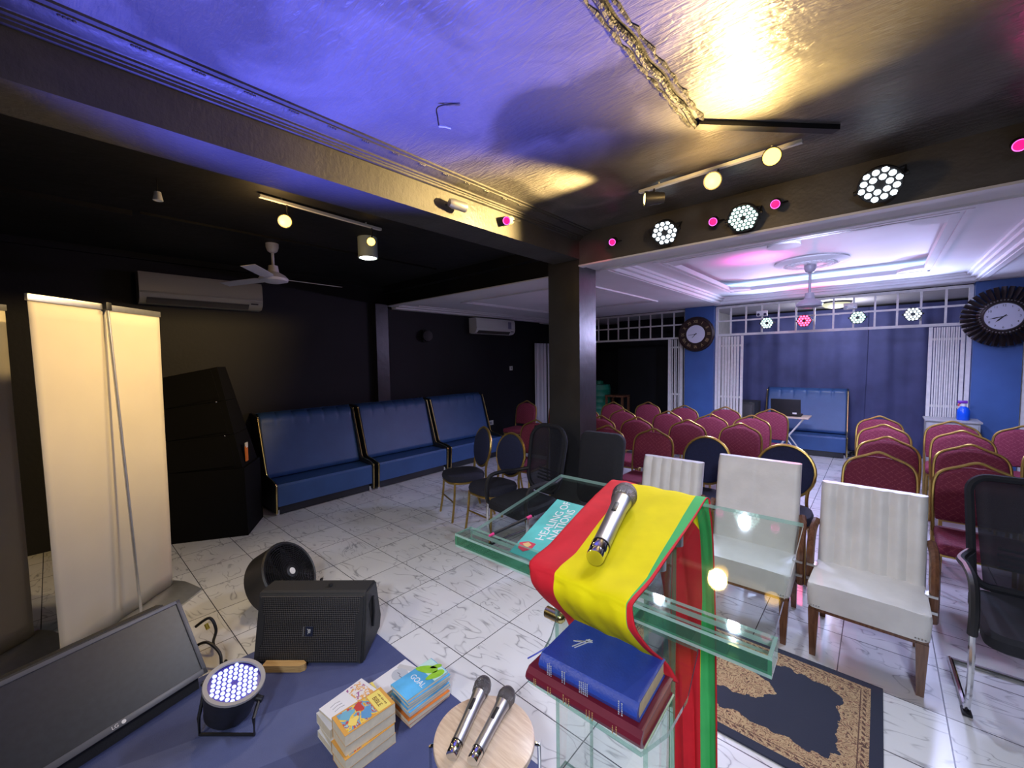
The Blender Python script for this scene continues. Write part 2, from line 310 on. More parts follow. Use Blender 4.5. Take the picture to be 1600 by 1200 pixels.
# ------------------------------------------------------------------ mesh builder
class MB:
    def __init__(self): self.bm = bmesh.new(); self.mi = 0; self.uv = None
    def _tag(self, faces):
        for f in faces: f.material_index = self.mi; f.smooth = True
    def box(self, c, s, rot=None, bevel=0.0, seg=2):
        M = Matrix.Translation(V(c)) @ ((rot if isinstance(rot, Matrix) else Euler(rot).to_matrix()).to_4x4() if rot is not None else Matrix()) @ Matrix.Diagonal((s[0], s[1], s[2], 1))
        r = bmesh.ops.create_cube(self.bm, size=1.0, matrix=M)
        vs = r['verts']; fs = list({f for v in vs for f in v.link_faces}); self._tag(fs)
        if bevel > 0:
            es = list({e for v in vs for e in v.link_edges})
            q = bmesh.ops.bevel(self.bm, geom=es, offset=bevel, segments=seg, affect='EDGES', profile=0.5)
            self._tag(q['faces'])
        return self
    def cyl(self, p0, p1, r0, r1=None, seg=14, cap=True):
        p0, p1 = V(p0), V(p1); r1 = r0 if r1 is None else r1
        d = p1 - p0; q = d.to_track_quat('Z', 'Y').to_matrix().to_4x4()
        M = Matrix.Translation((p0 + p1) / 2) @ q
        r = bmesh.ops.create_cone(self.bm, cap_ends=cap, segments=seg, radius1=r0, radius2=r1, depth=d.length, matrix=M)
        self._tag({f for v in r['verts'] for f in v.link_faces}); return self
    def ball(self, c, r, sc=(1, 1, 1), u=14, v=9):
        M = Matrix.Translation(V(c)) @ Matrix.Diagonal((sc[0], sc[1], sc[2], 1))
        q = bmesh.ops.create_uvsphere(self.bm, u_segments=u, v_segments=v, radius=r, matrix=M)
        self._tag({f for x in q['verts'] for f in x.link_faces}); return self
    def tube(self, pts, r, seg=8, closed=False):
        pts = [V(p) for p in pts]; n = len(pts); rings = []; nrm = None
        for i, p in enumerate(pts):
            a = pts[(i - 1) % n] if (closed or i > 0) else p
            b = pts[(i + 1) % n] if (closed or i < n - 1) else p
            t = (b - a).normalized()
            if nrm is None:
                nrm = t.orthogonal().normalized()
            nrm = (nrm - t * nrm.dot(t)).normalized(); bn = t.cross(nrm)
            rr = r(i / max(1, n - 1)) if callable(r) else r
            rings.append([self.bm.verts.new(p + (nrm * math.cos(2*PI*k/seg) + bn * math.sin(2*PI*k/seg)) * rr) for k in range(seg)])
        fs = []
        for i in range(n if closed else n - 1):
            A, B = rings[i], rings[(i + 1) % n]
            if closed and i == n - 1:
                best = min(range(seg), key=lambda s: (A[0].co - B[s].co).length); B = B[best:] + B[:best]
            for k in range(seg): fs.append(self.bm.faces.new((A[k], A[(k+1) % seg], B[(k+1) % seg], B[k])))
        if not closed:
            fs.append(self.bm.faces.new(rings[0][::-1])); fs.append(self.bm.faces.new(rings[-1]))
        self._tag(fs); return self
    def lathe(self, prof, seg=24, M=None):
        M = M or Matrix(); rings = []
        for r, z in prof:
            if r < 1e-6: rings.append([self.bm.verts.new(M @ V((0, 0, z)))])
            else: rings.append([self.bm.verts.new(M @ V((r*math.cos(2*PI*k/seg), r*math.sin(2*PI*k/seg), z))) for k in range(seg)])
        fs = []
        for A, B in zip(rings, rings[1:]):
            for k in range(seg):
                k2 = (k + 1) % seg
                if len(A) == 1 and len(B) == 1: continue
                if len(A) == 1: fs.append(self.bm.faces.new((A[0], B[k2], B[k])))
                elif len(B) == 1: fs.append(self.bm.faces.new((A[k], A[k2], B[0])))
                else: fs.append(self.bm.faces.new((A[k], A[k2], B[k2], B[k])))
        self._tag(fs); return self
    def prism(self, poly, M, depth):
        """poly in local xy, extruded along local z from 0 to depth"""
        a = [self.bm.verts.new(M @ V((x, y, 0))) for x, y in poly]; b = [self.bm.verts.new(M @ V((x, y, depth))) for x, y in poly]
        n = len(poly); fs = [self.bm.faces.new(a[::-1]), self.bm.faces.new(b)]
        for k in range(n): fs.append(self.bm.faces.new((a[k], a[(k+1) % n], b[(k+1) % n], b[k])))
        self._tag(fs); return self
    def grid(self, fn, nu, nv, closed_u=False, midx=None):
        vs = [[self.bm.verts.new(V(fn(i / (nu if closed_u else nu - 1.0), j / (nv - 1.0)))) for j in range(nv)] for i in range(nu)]
        for i in range(nu if closed_u else nu - 1):
            for j in range(nv - 1):
                f = self.bm.faces.new((vs[i][j], vs[(i+1) % nu][j], vs[(i+1) % nu][j+1], vs[i][j+1]))
                f.smooth = True; f.material_index = midx(i, j) if midx else self.mi
        return self
    def loft(self, rings, cap=True):
        R = [[self.bm.verts.new(V(p)) for p in r] for r in rings]; n = len(R[0]); fs = []
        for A, B in zip(R, R[1:]):
            for k in range(n): fs.append(self.bm.faces.new((A[k], A[(k+1) % n], B[(k+1) % n], B[k])))
        if cap: fs.append(self.bm.faces.new(R[0][::-1])); fs.append(self.bm.faces.new(R[-1]))
        self._tag(fs); return self
    def build(self, name, mats, parent=None, angle=38, thick=0.0):
        bmesh.ops.recalc_face_normals(self.bm, faces=self.bm.faces[:])
        me = bpy.data.meshes.new(name); self.bm.to_mesh(me); self.bm.free()
        for m in (mats if isinstance(mats, (list, tuple)) else [mats]): me.materials.append(m)
        try: me.set_sharp_from_angle(angle=rad(angle))
        except Exception: pass
        o = bpy.data.objects.new(name, me); COL.objects.link(o)
        if parent: o.parent = parent
        if thick:
            s = o.modifiers.new('thickness', 'SOLIDIFY'); s.thickness = thick; s.offset = 0
        return o

def thing(name, label, cat, loc=(0, 0, 0), rz=0.0, group=None, M=None):
    o = bpy.data.objects.new(name, None); COL.objects.link(o); o.empty_display_size = 0.1
    if M is not None: o.matrix_world = M
    else: o.location = loc; o.rotation_euler = (0, 0, rz)
    o['label'] = label; o['category'] = cat
    if group: o['group'] = group
    return o
def tag(o, label, cat, group=None, kind=None):
    o['label'] = label; o['category'] = cat
    if group: o['group'] = group
    if kind: o['kind'] = kind
    return o
def struct(o): o['kind'] = 'structure'; return o
def copy_tree(src, loc=None, rz=None, label=None, group=None, parent=None):
    kids = [c for c in bpy.data.objects if c.parent == src]
    c = src.copy(); COL.objects.link(c)
    if parent: c.parent = parent
    if loc is not None: c.location = loc
    if rz is not None: c.rotation_euler = (0, 0, rz)
    if label: c['label'] = label
    if group: c['group'] = group
    for k in kids: copy_tree(k, parent=c)
    return c
def frame(origin, x, z):
    """matrix with local x along x, local z along z"""
    z = V(z).normalized(); x = V(x); x = (x - z * x.dot(z)).normalized(); y = z.cross(x)
    m = Matrix((x, y, z)).transposed().to_4x4(); m.translation = V(origin); return m
def rrect(w, h, r, n=5):
    pts = []
    for cx, cy, a0 in ((w/2-r, h/2-r, 0), (-w/2+r, h/2-r, 90), (-w/2+r, -h/2+r, 180), (w/2-r, -h/2+r, 270)):
        for k in range(n + 1):
            a = rad(a0 + 90.0*k/n); pts.append((cx + r*math.cos(a), cy + r*math.sin(a)))
    return pts
def smooth_path(pts, n=6):
    """Catmull-Rom through the points"""
    P = [V(p) for p in pts]; out = []
    for i in range(len(P) - 1):
        p0 = P[max(0, i-1)]; p1 = P[i]; p2 = P[i+1]; p3 = P[min(len(P)-1, i+2)]
        for k in range(n):
            t = k / n
            out.append(0.5*((2*p1) + (p2-p0)*t + (2*p0-5*p1+4*p2-p3)*t*t + (-p0+3*p1-3*p2+p3)*t**3))
    out.append(P[-1]); return out
def lettering(name, body, size, M, material, parent=None, extrude=0.0004, align='CENTER', sx=1.0, spacing=1.0):
    c = bpy.data.curves.new(name, 'FONT'); c.body = body; c.size = size; c.align_x = align; c.align_y = 'CENTER'; c.extrude = extrude
    c.space_character = spacing
    tmp = bpy.data.objects.new(name, c); COL.objects.link(tmp)
    dg = bpy.context.evaluated_depsgraph_get(); me = bpy.data.meshes.new_from_object(tmp.evaluated_get(dg))
    bpy.data.objects.remove(tmp); me.materials.clear(); me.materials.append(material)
    o = bpy.data.objects.new(name, me); COL.objects.link(o)
    if parent: o.parent = parent
    o.matrix_local = M @ Matrix.Diagonal((sx, 1, 1, 1)); return o

# ================================================================== THE SETTING
def sbox(name, x0, x1, y0, y1, z0, z1, m, bevel=0.0):
    b = MB(); b.box(((x0+x1)/2, (y0+y1)/2, (z0+z1)/2), (x1-x0, y1-y0, z1-z0), bevel=bevel)
    return struct(b.build(name, m))
ZC, ZW, ZB = 2.80, 2.52, 2.575        # black ceiling, white ceiling, beam underside
sbox('floor', -5.7, 2.7, -2.1, 9.5, -0.1, 0.0, M_FLOOR)
sbox('wall_left', -5.75, -5.6, -2.1, 9.5, 0, 2.9, M_WALL)
sbox('wall_right', 2.6, 2.75, -2.1, 9.5, 0, 2.9, M_WALL)
sbox('wall_front', -5.6, 2.6, -2.15, -2.0, 0, 2.9, M_WALL)
sbox('wall_far', -5.6, 2.6, 9.3, 9.45, 0, 2.9, M_WALL)
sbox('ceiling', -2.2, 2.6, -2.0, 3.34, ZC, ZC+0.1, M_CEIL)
sbox('ceiling_left', -5.6, -2.2, -2.0, 3.50, ZC, ZC+0.1, M_SHADECEIL)
sbox('trim_1', -5.6, -5.50, 3.20, 3.40, 0, ZW-0.0, M_COLUMN)
# back wall: black pier at the left corner, lintels above the two gates, grey pier
b = MB()
b.box((-5.19, 7.62, 1.28), (0.82, 0.14, 2.56)); b.box((-3.6, 7.63, 2.535), (2.5, 0.12, 0.07)); b.box((-0.65, 7.63, 2.535), (3.0, 0.12, 0.07)); b.box((1.9, 7.62, 1.28), (1.4, 0.14, 2.56))
struct(b.build('wall_back', M_WALL))
b = MB(); b.box((-2.34, 8.45, 1.26), (0.12, 1.7, 2.52)); struct(b.build('wall_partition', M_GREYWALL))
b = MB(); b.box((-3.45, 8.75, 1.26), (2.1, 0.08, 2.52)); struct(b.build('wall_storeroom', M_WALL))
sbox('wall_pillar', -2.56, -2.09, 7.42, 7.69, 0, 2.53, M_BLUEWALL)
sbox('wall_pillar_right', 0.83, 1.215, 7.42, 7.69, 0, 2.53, M_BLUEWALL)
sbox('trim_2', 1.215, 1.30, 7.46, 7.55, 0, 2.1, M_WHITEMETAL)
# beam and column
sbox('beam', -2.345, -2.057, -2.0, 3.26, ZB, ZC, M_BEAM)
sbox('column', -2.405, -2.057, 3.24, 3.53, 0, ZC, M_COLUMN)
b = MB()
prof = [(-2.057, 2.735), (-2.038, 2.737), (-2.038, 2.748), (-2.030, 2.749), (-2.030, 2.757), (-2.016, 2.759), (-2.016, 2.767)]
for k in range(6):
    a = k / 5.0; prof.append((-2.012 + 0.058*a, 2.770 + 0.012*a*a))
prof += [(-1.946, 2.783), (-1.946, 2.790), (-1.925, 2.791), (-1.925, 2.80), (-2.057, 2.80)]
mx = Matrix(((1, 0, 0, 0), (0, 0, 1, -2.0), (0, 1, 0, 0), (0, 0, 0, 1)))
b.prism(prof, mx, 5.24); struct(b.build('trim_3', M_BEAM, angle=25))
# row of little plaster beads along the cornice
b = MB()
y = -0.6
while y < 3.1:
    for q in range(4): b.ball((-1.955, y + 0.011*q, 2.781), 0.006, u=6, v=4)
    y += 0.17
struct(b.build('trim_4', M_BEAM))
# black drops that face the stage, and the one behind the column
sbox('soffit', -2.057, 2.6, 3.24, 3.30, ZW, ZC, black_plaster('hazed black drop plaster', (0.085, 0.08, 0.077), (0.12, 0.115, 0.11), 0.45, 0.25, strokes=0.12))  # base lifted so the lens haze over the drop is in the colour
sbox('soffit_left', -5.6, -2.405, 3.47, 3.53, ZW, ZC+0.1, M_WALL)
sbox('trim_5', -4.25, -4.08, -1.6, 0.46, 2.765, ZC, M_SHADECEIL)
sbox('trim_6', -4.09, -4.06, 0.5, 3.2, 2.782, ZC, M_SHADECEIL)
sbox('trim_7', -5.6, -5.54, -1.9, 3.4, 2.74, ZC, M_WALL)
sbox('trim_8', -5.6, -2.40, 3.38, 3.47, 2.70, ZC, M_WALL)
# white gypsum ceiling of the hall, with a stepped tray in it
CX0, CX1, CY0, CY1 = -1.95, 0.82, 3.56, 7.20       # outer opening
IX0, IX1, IY0, IY1 = -1.58, 0.33, 4.02, 6.52       # inner opening
b = MB()
def slab(b, x0, x1, y0, y1, z0, z1): b.box(((x0+x1)/2, (y0+y1)/2, (z0+z1)/2), (x1-x0, y1-y0, z1-z0))
slab(b, -2.06, 2.6, 3.30, CY0, ZW, ZW+0.05); slab(b, -5.6, CX0, 3.53, 7.6, ZW, ZW+0.05); slab(b, CX1, 2.6, CY0, 7.6, ZW, ZW+0.05); slab(b, CX0, CX1, CY1, 7.6, ZW, ZW+0.05)
slab(b, CX0, CX1, CY0, IY0, 2.60, 2.63); slab(b, CX0, CX1, IY1, CY1, 2.60, 2.63); slab(b, CX0, IX0, IY0, IY1, 2.60, 2.63); slab(b, IX1, CX1, IY0, IY1, 2.60, 2.63)
slab(b, IX0-0.2, IX1+0.2, IY0-0.2, IY1+0.2, 2.70, 2.73)
for (x0, x1, y0, y1) in ((IX0-0.2, IX1+0.2, IY0-0.22, IY0-0.2), (IX0-0.2, IX1+0.2, IY1+0.2, IY1+0.22), (IX0-0.22, IX0-0.2, IY0-0.2, IY1+0.2), (IX1+0.2, IX1+0.22, IY0-0.2, IY1+0.2)): slab(b, x0, x1, y0, y1, 2.63, 2.73)
struct(b.build('ceiling_white', M_WCEIL))
def ring_mould(b, x0, x1, y0, y1, w, z0, z1):
    slab(b, x0, x1, y0, y0+w, z0, z1); slab(b, x0, x1, y1-w, y1, z0, z1); slab(b, x0, x0+w, y0+w, y1-w, z0, z1); slab(b, x1-w, x1, y0+w, y1-w, z0, z1)
b = MB()
ring_mould(b, CX0-0.05, CX1+0.05, CY0-0.05, CY1+0.05, 0.05, ZW-0.014, ZW); ring_mould(b, CX0, CX1, CY0, CY1, 0.03, ZW-0.008, 2.60)
ring_mould(b, CX0+0.03, CX1-0.03, CY0+0.03, CY1-0.03, 0.045, 2.545, 2.60); ring_mould(b, CX0+0.075, CX1-0.075, CY0+0.075, CY1-0.075, 0.03, 2.575, 2.60)
ring_mould(b, IX0-0.09, IX1+0.09, IY0-0.09, IY1+0.09, 0.035, 2.585, 2.60); ring_mould(b, IX0-0.03, IX1+0.03, IY0-0.03, IY1+0.03, 0.036, 2.585, 2.635)
# curved shoulders in the tray corners and a raised block in the front edge
for (cx, cy, a0) in ((IX0, IY0, 0), (IX1, IY0, 90), (IX1, IY1, 180), (IX0, IY1, 270)):
    pts = [(0, 0)] + [(0.22*math.cos(rad(a0 + 90*k/8)), 0.22*math.sin(rad(a0 + 90*k/8))) for k in range(9)]
    b.prism(pts, Matrix.Translation((cx, cy, 2.59)), 0.035)
b.cyl((-0.62, 4.08, 2.57), (-0.62, 4.08, 2.63), 0.12, seg=20)
struct(b.build('trim_9', M_WCEIL, angle=25))
# flat moulded ring on the left half of the white ceiling and a cove along its edges
b = MB()
ring_mould(b, -4.55, -2.50, 4.0, 6.1, 0.05, ZW-0.018, ZW); ring_mould(b, -4.47, -2.58, 4.08, 6.02, 0.03, ZW-0.010, ZW)
slab(b, -5.6, -5.48, 3.53, 7.5, ZW-0.05, ZW); slab(b, -5.48, -5.40, 3.53, 7.5, ZW-0.025, ZW); slab(b, -5.6, -2.41, 3.44, 3.56, ZW-0.012, ZW); slab(b, -2.056, 2.6, 3.225, 3.30, ZW-0.014, ZW)
slab(b, -5.3, -5.27, 3.8, 7.3, ZW-0.012, ZW)
struct(b.build('trim_10', M_WCEIL))
sbox('ceiling_rear_room', -5.6, 2.6, 7.7, 9.3, 2.50, 2.56, M_GREYCEIL)

# ------------------------------------------------------------------ lamps of the hall
M_LEDW = emat('white led lens', (0.80, 0.92, 1.0), 3.0)
M_LEDG = emat('cold white led lens', (0.66, 1.0, 0.92), 2.6)
M_LEDR = emat('red led lens', (1.0, 0.05, 0.14), 8.0)
M_LEDB = emat('violet white led lens', (0.50, 0.56, 1.0), 1.9)
M_MAG = emat('magenta lens glow', (1.0, 0.01, 0.28), 0.9)
M_MAGR = emat('magenta ring glow', (1.0, 0.10, 0.55), 3.0)
M_WARMB = emat('warm bulb', (1.0, 0.56, 0.09), 5.5)
M_WARMD = emat('dim warm bulb', (1.0, 0.80, 0.30), 4.0)
M_STRIP = emat('cove led strip', (0.42, 0.60, 1.0), 14.0)
M_DOMEL = emat('frosted dome glow', (0.95, 0.92, 0.62), 0.75)
M_DOWN = emat('downlight disc', (0.92, 1.0, 0.92), 6.0)

def hex_spots(n_rings, pitch):
    out = []
    for i in range(-n_rings, n_rings+1):
        for j in range(-n_rings, n_rings+1):
            if abs(i + j) <= n_rings and (i, j) != (0, 0):
                out.append((pitch*(i + j*0.5), pitch*j*0.866))
    return out
def par_lamp(label, loc, aim, led_mat, rings=2, R=0.10, group=None, bracket=True, body_len=0.09, name='stage_light', twist=0.0):
    """LED can: local +z is the beam"""
    z = (V(aim) - V(loc)).normalized(); M = frame(loc, V((1, 0, 0.02)), z) @ Matrix.Rotation(twist, 4, 'Z')
    t = thing(name, label, 'stage light', group=group, M=M)
    b = MB(); b.lathe([(0, -body_len), (R*0.75, -body_len), (R*0.95, -body_len*0.55), (R*1.06, -0.012), (R*1.06, 0.004), (R*0.98, 0.006), (R*0.98, -0.006), (0, -0.006)], 26)
    b.build('housing', M_BLACKPL, t)
    pitch = R*0.92/(rings + 0.1); b = MB()
    for x, y in hex_spots(rings, pitch): b.ball((x, y, 0.0), pitch*0.40, (1, 1, 0.6), 10, 6)
    b.build('led_cluster', led_mat, t)
    if bracket:
        b = MB(); b.tube([(-R*1.1, 0, -0.02), (-R*1.1, 0, -body_len*1.5), (R*1.1, 0, -body_len*1.5), (R*1.1, 0, -0.02)], 0.008, 6)
        bk = b.build('bracket', M_BLACKPL, t)
        for s in (-1, 1):
            b = MB(); b.cyl((s*R*1.04, 0, -0.02), (s*R*1.26, 0, -0.02), 0.012, seg=10); b.build('knob', M_BLACKPL, bk)
    return t
# four on the black drop above the hall
par_lamp('white LED stage light with eighteen lenses on the black drop nearest the column', (-1.228, 3.11, 2.605), (-1.0, 1.2, 1.2), M_LEDW, 2, 0.088, 'LED stage lights on the black drop')
par_lamp('greenish white LED stage light with many small lenses on the black drop', (-0.705, 3.11, 2.590), (-0.5, 1.2, 1.2), M_LEDG, 3, 0.088, 'LED stage lights on the black drop')
par_lamp('largest looking white LED stage light at the right of the black drop', (-0.028, 3.11, 2.612), (-0.1, 1.2, 1.2), M_LEDW, 2, 0.094, 'LED stage lights on the black drop', twist=0.25)
for i, (x, tx) in enumerate(((-1.228, -1.5), (-0.705, -0.8), (-0.028, -0.1))):
    spot('stage_light_beam', (x, 3.05, 2.59), (tx, 1.1, 0.0), (0.72, 0.80, 1.0), 60, 100, 0.8, 0.035)
# four on the grille above the curtain
HX = ((-1.315, M_LEDG, 'cold white LED light at the left end of the white gate grille', (0.50, 0.60, 1.0), 26), (-0.845, M_LEDR, 'red glowing LED light on the white gate grille', (1.0, 0.1, 0.25), 22), (-0.245, M_LEDG, 'cold white LED light in the middle of the white gate grille', (0.50, 0.58, 1.0), 30), (0.295, M_LEDW, 'white LED light near the sunburst clock on the white gate grille', (0.50, 0.56, 1.0), 30))
for x, m, lab, c, e in HX:
    par_lamp(lab, (x, 7.36, 2.175), (x*0.9 - 0.1, 4.0, 1.9), m, 2, 0.082, 'LED lights on the gate grille')
    spot('grille_light_beam', (x, 7.28, 2.175), (x*0.8, 4.0, 2.4), c, e*2.6, 140, 0.9, 0.05)

def mini_par(label, loc, aim, lit=True, body=M_BLACKPL, group='mini magenta spotlights', R=0.030, L=0.10):
    z = (V(aim) - V(loc)).normalized()
    t = thing('mini_spotlight', label, 'spotlight', M=frame(loc, V((0.1, 0.2, 1)), z), group=group)
    b = MB(); b.lathe([(0, -L), (R*0.8, -L), (R, -L*0.8), (R, 0.006), (R*0.85, 0.006), (R*0.80, -0.004), (0, -0.004)], 18); b.build('housing', body, t)
    b = MB(); b.lathe([(0, 0.0), (R*0.55, 0.003), (R*0.82, 0.0), (R*0.82, -0.003)], 18)
    ln_ = b.build('lens', M_MAG if lit else mat('unlit lens', (0.05, 0.05, 0.05), 0.1), t)
    if lit:
        b = MB(); b.lathe([(R*0.78, 0.004), (R*0.90, 0.009), (R*0.80, 0.009), (R*0.78, 0.004)], 18); b.build('glow_ring', M_MAGR, ln_)
    b = MB(); b.tube([(0, -R*1.05, -L*0.5), (0, -R*2.0, -L*1.1)], 0.006, 6); b.build('bracket', M_BLACKPL, t)
    return t
MAG = (1.0, 0.03, 0.30)
for lab, p in (('magenta mini spotlight on the black drop beside the column top', (-1.668, 3.13, 2.628)), ('magenta mini spotlight just left of the greenish LED light', (-0.896, 3.13, 2.615)), ('magenta mini spotlight just right of the greenish LED light', (-0.526, 3.13, 2.640)), ('magenta mini spotlight cut by the right edge of the photo', (0.468, 3.13, 2.66))):
    mini_par(lab, p, (p[0]*0.5, 0.4, 1.5), True)
mini_par('magenta mini spotlight with cream body on the beam side', (-1.99, 2.20, 2.655), (-1.2, 0.2, 1.9), True, M_CREAMPL)
mini_par('unlit silver mini spotlight pointing along the beam side', (-1.985, 1.80, 2.642), (-1.75, 3.0, 2.55), False, M_ALU, L=0.11)
spot('magenta_beam', (-1.60, 3.0, 2.64), (-1.95, 3.235, 2.52), (1.0, 0.02, 0.12), 1.6, 60, 0.6, 0.02)
spot('magenta_beam', (-1.90, 2.0, 2.66), (-2.06, 1.95, 2.585), (0.7, 0.05, 1.0), 0.8, 70, 0.6, 0.02)
spot('magenta_beam', (0.55, 3.0, 2.55), (0.62, 2.15, 2.8), MAG, 9, 60, 0.9, 0.03)
spot('magenta_beam', (-1.3, 3.0, 2.62), (-1.45, 2.3, 2.8), MAG, 4, 40, 0.9, 0.03)
spot('magenta_beam', (-0.95, 5.0, 2.4), (-1.0, 5.0, 2.7), (1.0, 0.08, 0.6), 16, 120, 0.9, 0.03)

def track_rail(label, p0, p1):
    t = thing('track_light_rail', label, 'track light', ((p0[0]+p1[0])/2, (p0[1]+p1[1])/2, ZC))
    b = MB(); q0 = V(p0) - V(t.location); q1 = V(p1) - V(t.location); d = q1 - q0
    M = frame((q0+q1)/2, d, (0, 0, 1)); b.box((0, 0, 0), (1, 1, 1)); 
    for v in b.bm.verts: v.co = M @ V((v.co.x*d.length, v.co.y*0.026, v.co.z*0.018))
    b.build('rail', M_WHITEPL, t)
    b = MB()
    for q in (0.15, 0.85):
        c = q0 + d*q; b.cyl((c.x, c.y, c.z), (c.x, c.y, 0.0), 0.006, seg=8)
    b.build('hanger', M_WHITEPL, t)
    return t
def track_head(label, loc, aim, bulb, rail_pt, R=0.045, group='warm track spotlights'):
    z = (V(aim) - V(loc)).normalized(); M = frame(loc, V((0.3, 0.1, 1)), z)
    t = thing('track_spotlight', label, 'spotlight', M=M, group=group)
    b = MB(); b.lathe([(0, -0.11), (R*0.7, -0.11), (R*0.8, -0.06), (R, 0.0), (R, 0.008), (R*0.92, 0.008), (R*0.9, -0.004), (0, -0.02)], 20); b.build('shade', M_BLACKPL, t)
    b = MB(); b.lathe([(0, 0.012), (R*0.6, 0.008), (R*0.88, 0.0), (R*0.88, -0.004)], 18); b.build('bulb', bulb, t)
    inv = M.inverted(); b = MB(); b.tube([inv @ V(rail_pt), inv @ V((rail_pt[0], rail_pt[1], loc[2]+0.05)), V((0, 0, -0.07))], 0.006, 6); b.build('arm', M_BLACKPL, t)
    return t
track_rail('white ceiling track rail of warm spotlights in front of the black drop', (-1.225, 2.672, 2.775), (-0.33, 2.635, 2.775))
track_head('warm track spotlight turned sideways toward the beam, left end of rail', (-1.12, 2.53, 2.665), (-2.05, 1.9, 2.66), M_WARMD, (-1.12, 2.66, 2.765))
track_head('brightest warm track spotlight in the middle of the ceiling rail', (-0.735, 2.55, 2.67), (0, 0, 1.75), M_WARMB, (-0.735, 2.655, 2.765), R=0.048)
track_head('warm track spotlight at the right end of the ceiling rail', (-0.435, 2.47, 2.675), (0.0, 0.4, 2.0), M_WARMB, (-0.435, 2.64, 2.765))
spot('warm_beam', (-1.20, 2.48, 2.66), (-2.06, 1.85, 2.60), (1.0, 0.68, 0.25), 420, 70, 0.8, 0.03)
spot('warm_beam', (-0.735, 2.47, 2.655), (-0.9, 0.4, 0.9), WARM, 22, 120, 0.8, 0.05)
spot('warm_beam', (-0.56, 2.42, 2.36), (-0.32, 1.35, 2.8), (1.0, 0.68, 0.24), 210, 112, 0.95, 0.04)  # added uplight below the rail, makes the warm patch on the ceiling
point('added_warm_glow', (-0.72, 2.40, 2.60), (1.0, 0.62, 0.22), 7, 0.05)  # added point lamp, a warm glow in place of lens haze
point('added_warm_glow', (-3.03, 1.05, 2.60), (1.0, 0.62, 0.22), 5, 0.05)  # likewise added, for the brown glow on the left ceiling
track_rail('white ceiling track rail above the left bay', (-3.067, 0.976, 2.775), (-3.133, 1.898, 2.775))
track_head('large glaring warm track spotlight above the white hanging fan', (-3.09, 1.135, 2.655), (0, 0, 1.7), M_WARMB, (-3.085, 1.15, 2.765), group='warm track spotlights of the left bay')
track_head('warm track spotlight above the white cylinder downlight', (-3.125, 1.80, 2.655), (0, 0, 1.7), M_WARMB, (-3.125, 1.81, 2.765), R=0.036, group='warm track spotlights of the left bay')
spot('warm_beam', (-3.02, 1.07, 2.64), (-3.15, -0.3, 0.8), (1.0, 0.72, 0.32), 44, 104, 0.8, 0.05)
spot('warm_beam', (-3.05, 1.76, 2.64), (-2.2, 0.6, 0.0), (1.0, 0.74, 0.36), 12, 110, 0.8, 0.05)

# white cylinder downlight
t = thing('cylinder_downlight', 'white cylinder downlight glowing under the left bay ceiling', 'downlight', (-3.50, 1.98, 2.62))
b = MB(); b.lathe([(0, 0.18), (0.085, 0.18), (0.085, 0.0), (0.078, -0.002), (0.07, 0.01), (0, 0.01)], 24); b.build('housing', mat('pale green white enamel', (0.62, 0.72, 0.68), 0.4), t)
b = MB(); b.lathe([(0, -0.012), (0.05, -0.009), (0.07, 0.0), (0.07, 0.008)], 22); b.build('diffuser', M_DOWN, t)
spot('downlight_beam', (-3.50, 1.98, 2.59), (-3.5, 1.98, 0), (0.92, 1.0, 0.95), 10, 120, 0.8, 0.06)
# cove strip
b = MB()
for (x0, x1, y0, y1) in ((IX0-0.15, IX1+0.15, IY1+0.10, IY1+0.115),): slab(b, x0, x1, y0, y1, 2.632, 2.642)
tag(b.build('led_strip', M_STRIP), 'blue white LED strip tucked in the tray of the white ceiling', 'led strip')
# dome lamp seen through the grille
t = thing('dome_ceiling_light', 'pale yellow glass dome lamp on the ceiling behind the gate grille', 'ceiling light', (-0.545, 8.25, 2.5))
b = MB(); b.lathe([(0, 0.0), (0.20, 0.0), (0.20, -0.022), (0.19, -0.026), (0, -0.026)], 26); b.build('base', M_BLACKPL, t)
point('dome_light_glow', (-0.545, 8.25, 2.30), (0.86, 0.84, 1.0), 30, 0.12)
b = MB(); b.lathe([(0.18, -0.024), (0.175, -0.05), (0.13, -0.085), (0.06, -0.10), (0, -0.102)], 26); b.build('glass_dome', M_DOMEL, t)

# bare bulb holders and stray wire under the black ceilings
def wire_thing(name, label, cat, pts, r, m, tip=None, tipm=None):
    t = thing(name, label, cat, pts[0]); b = MB(); b.tube([V(p) - V(pts[0]) for p in smooth_path(pts, 4)], r, 6); b.build('wire', m, t)
    if tip: 
        b = MB(); b.tube([V(p) - V(pts[0]) for p in tip], r*1.4, 6); b.build('bare_end', tipm, t)
    return t
wire_thing('loose_wire', 'thin black wire with a white end hanging from the black ceiling', 'wire', [(-1.40, 1.255, 2.80), (-1.47, 1.19, 2.785), (-1.475, 1.19, 2.74), (-1.48, 1.20, 2.71)], 0.0028, M_BLACKPL, [(-1.48, 1.20, 2.71), (-1.455, 1.215, 2.705), (-1.44, 1.235, 2.70)], M_WHITEPL)
t = thing('lamp_holder', 'empty white lamp holder dangling under the dark ceiling over the banners', 'lamp holder', (-3.28, 0.49, 2.8))
b = MB(); b.tube([(0, 0, 0), (0.01, 0, -0.05), (0, 0, -0.08)], 0.003, 6); b.build('wire', M_BLACKPL, t)
b = MB(); b.lathe([(0, -0.075), (0.018, -0.08), (0.022, -0.11), (0.026, -0.13), (0.02, -0.132), (0, -0.12)], 14); b.build('holder', M_WHITEPL, t)
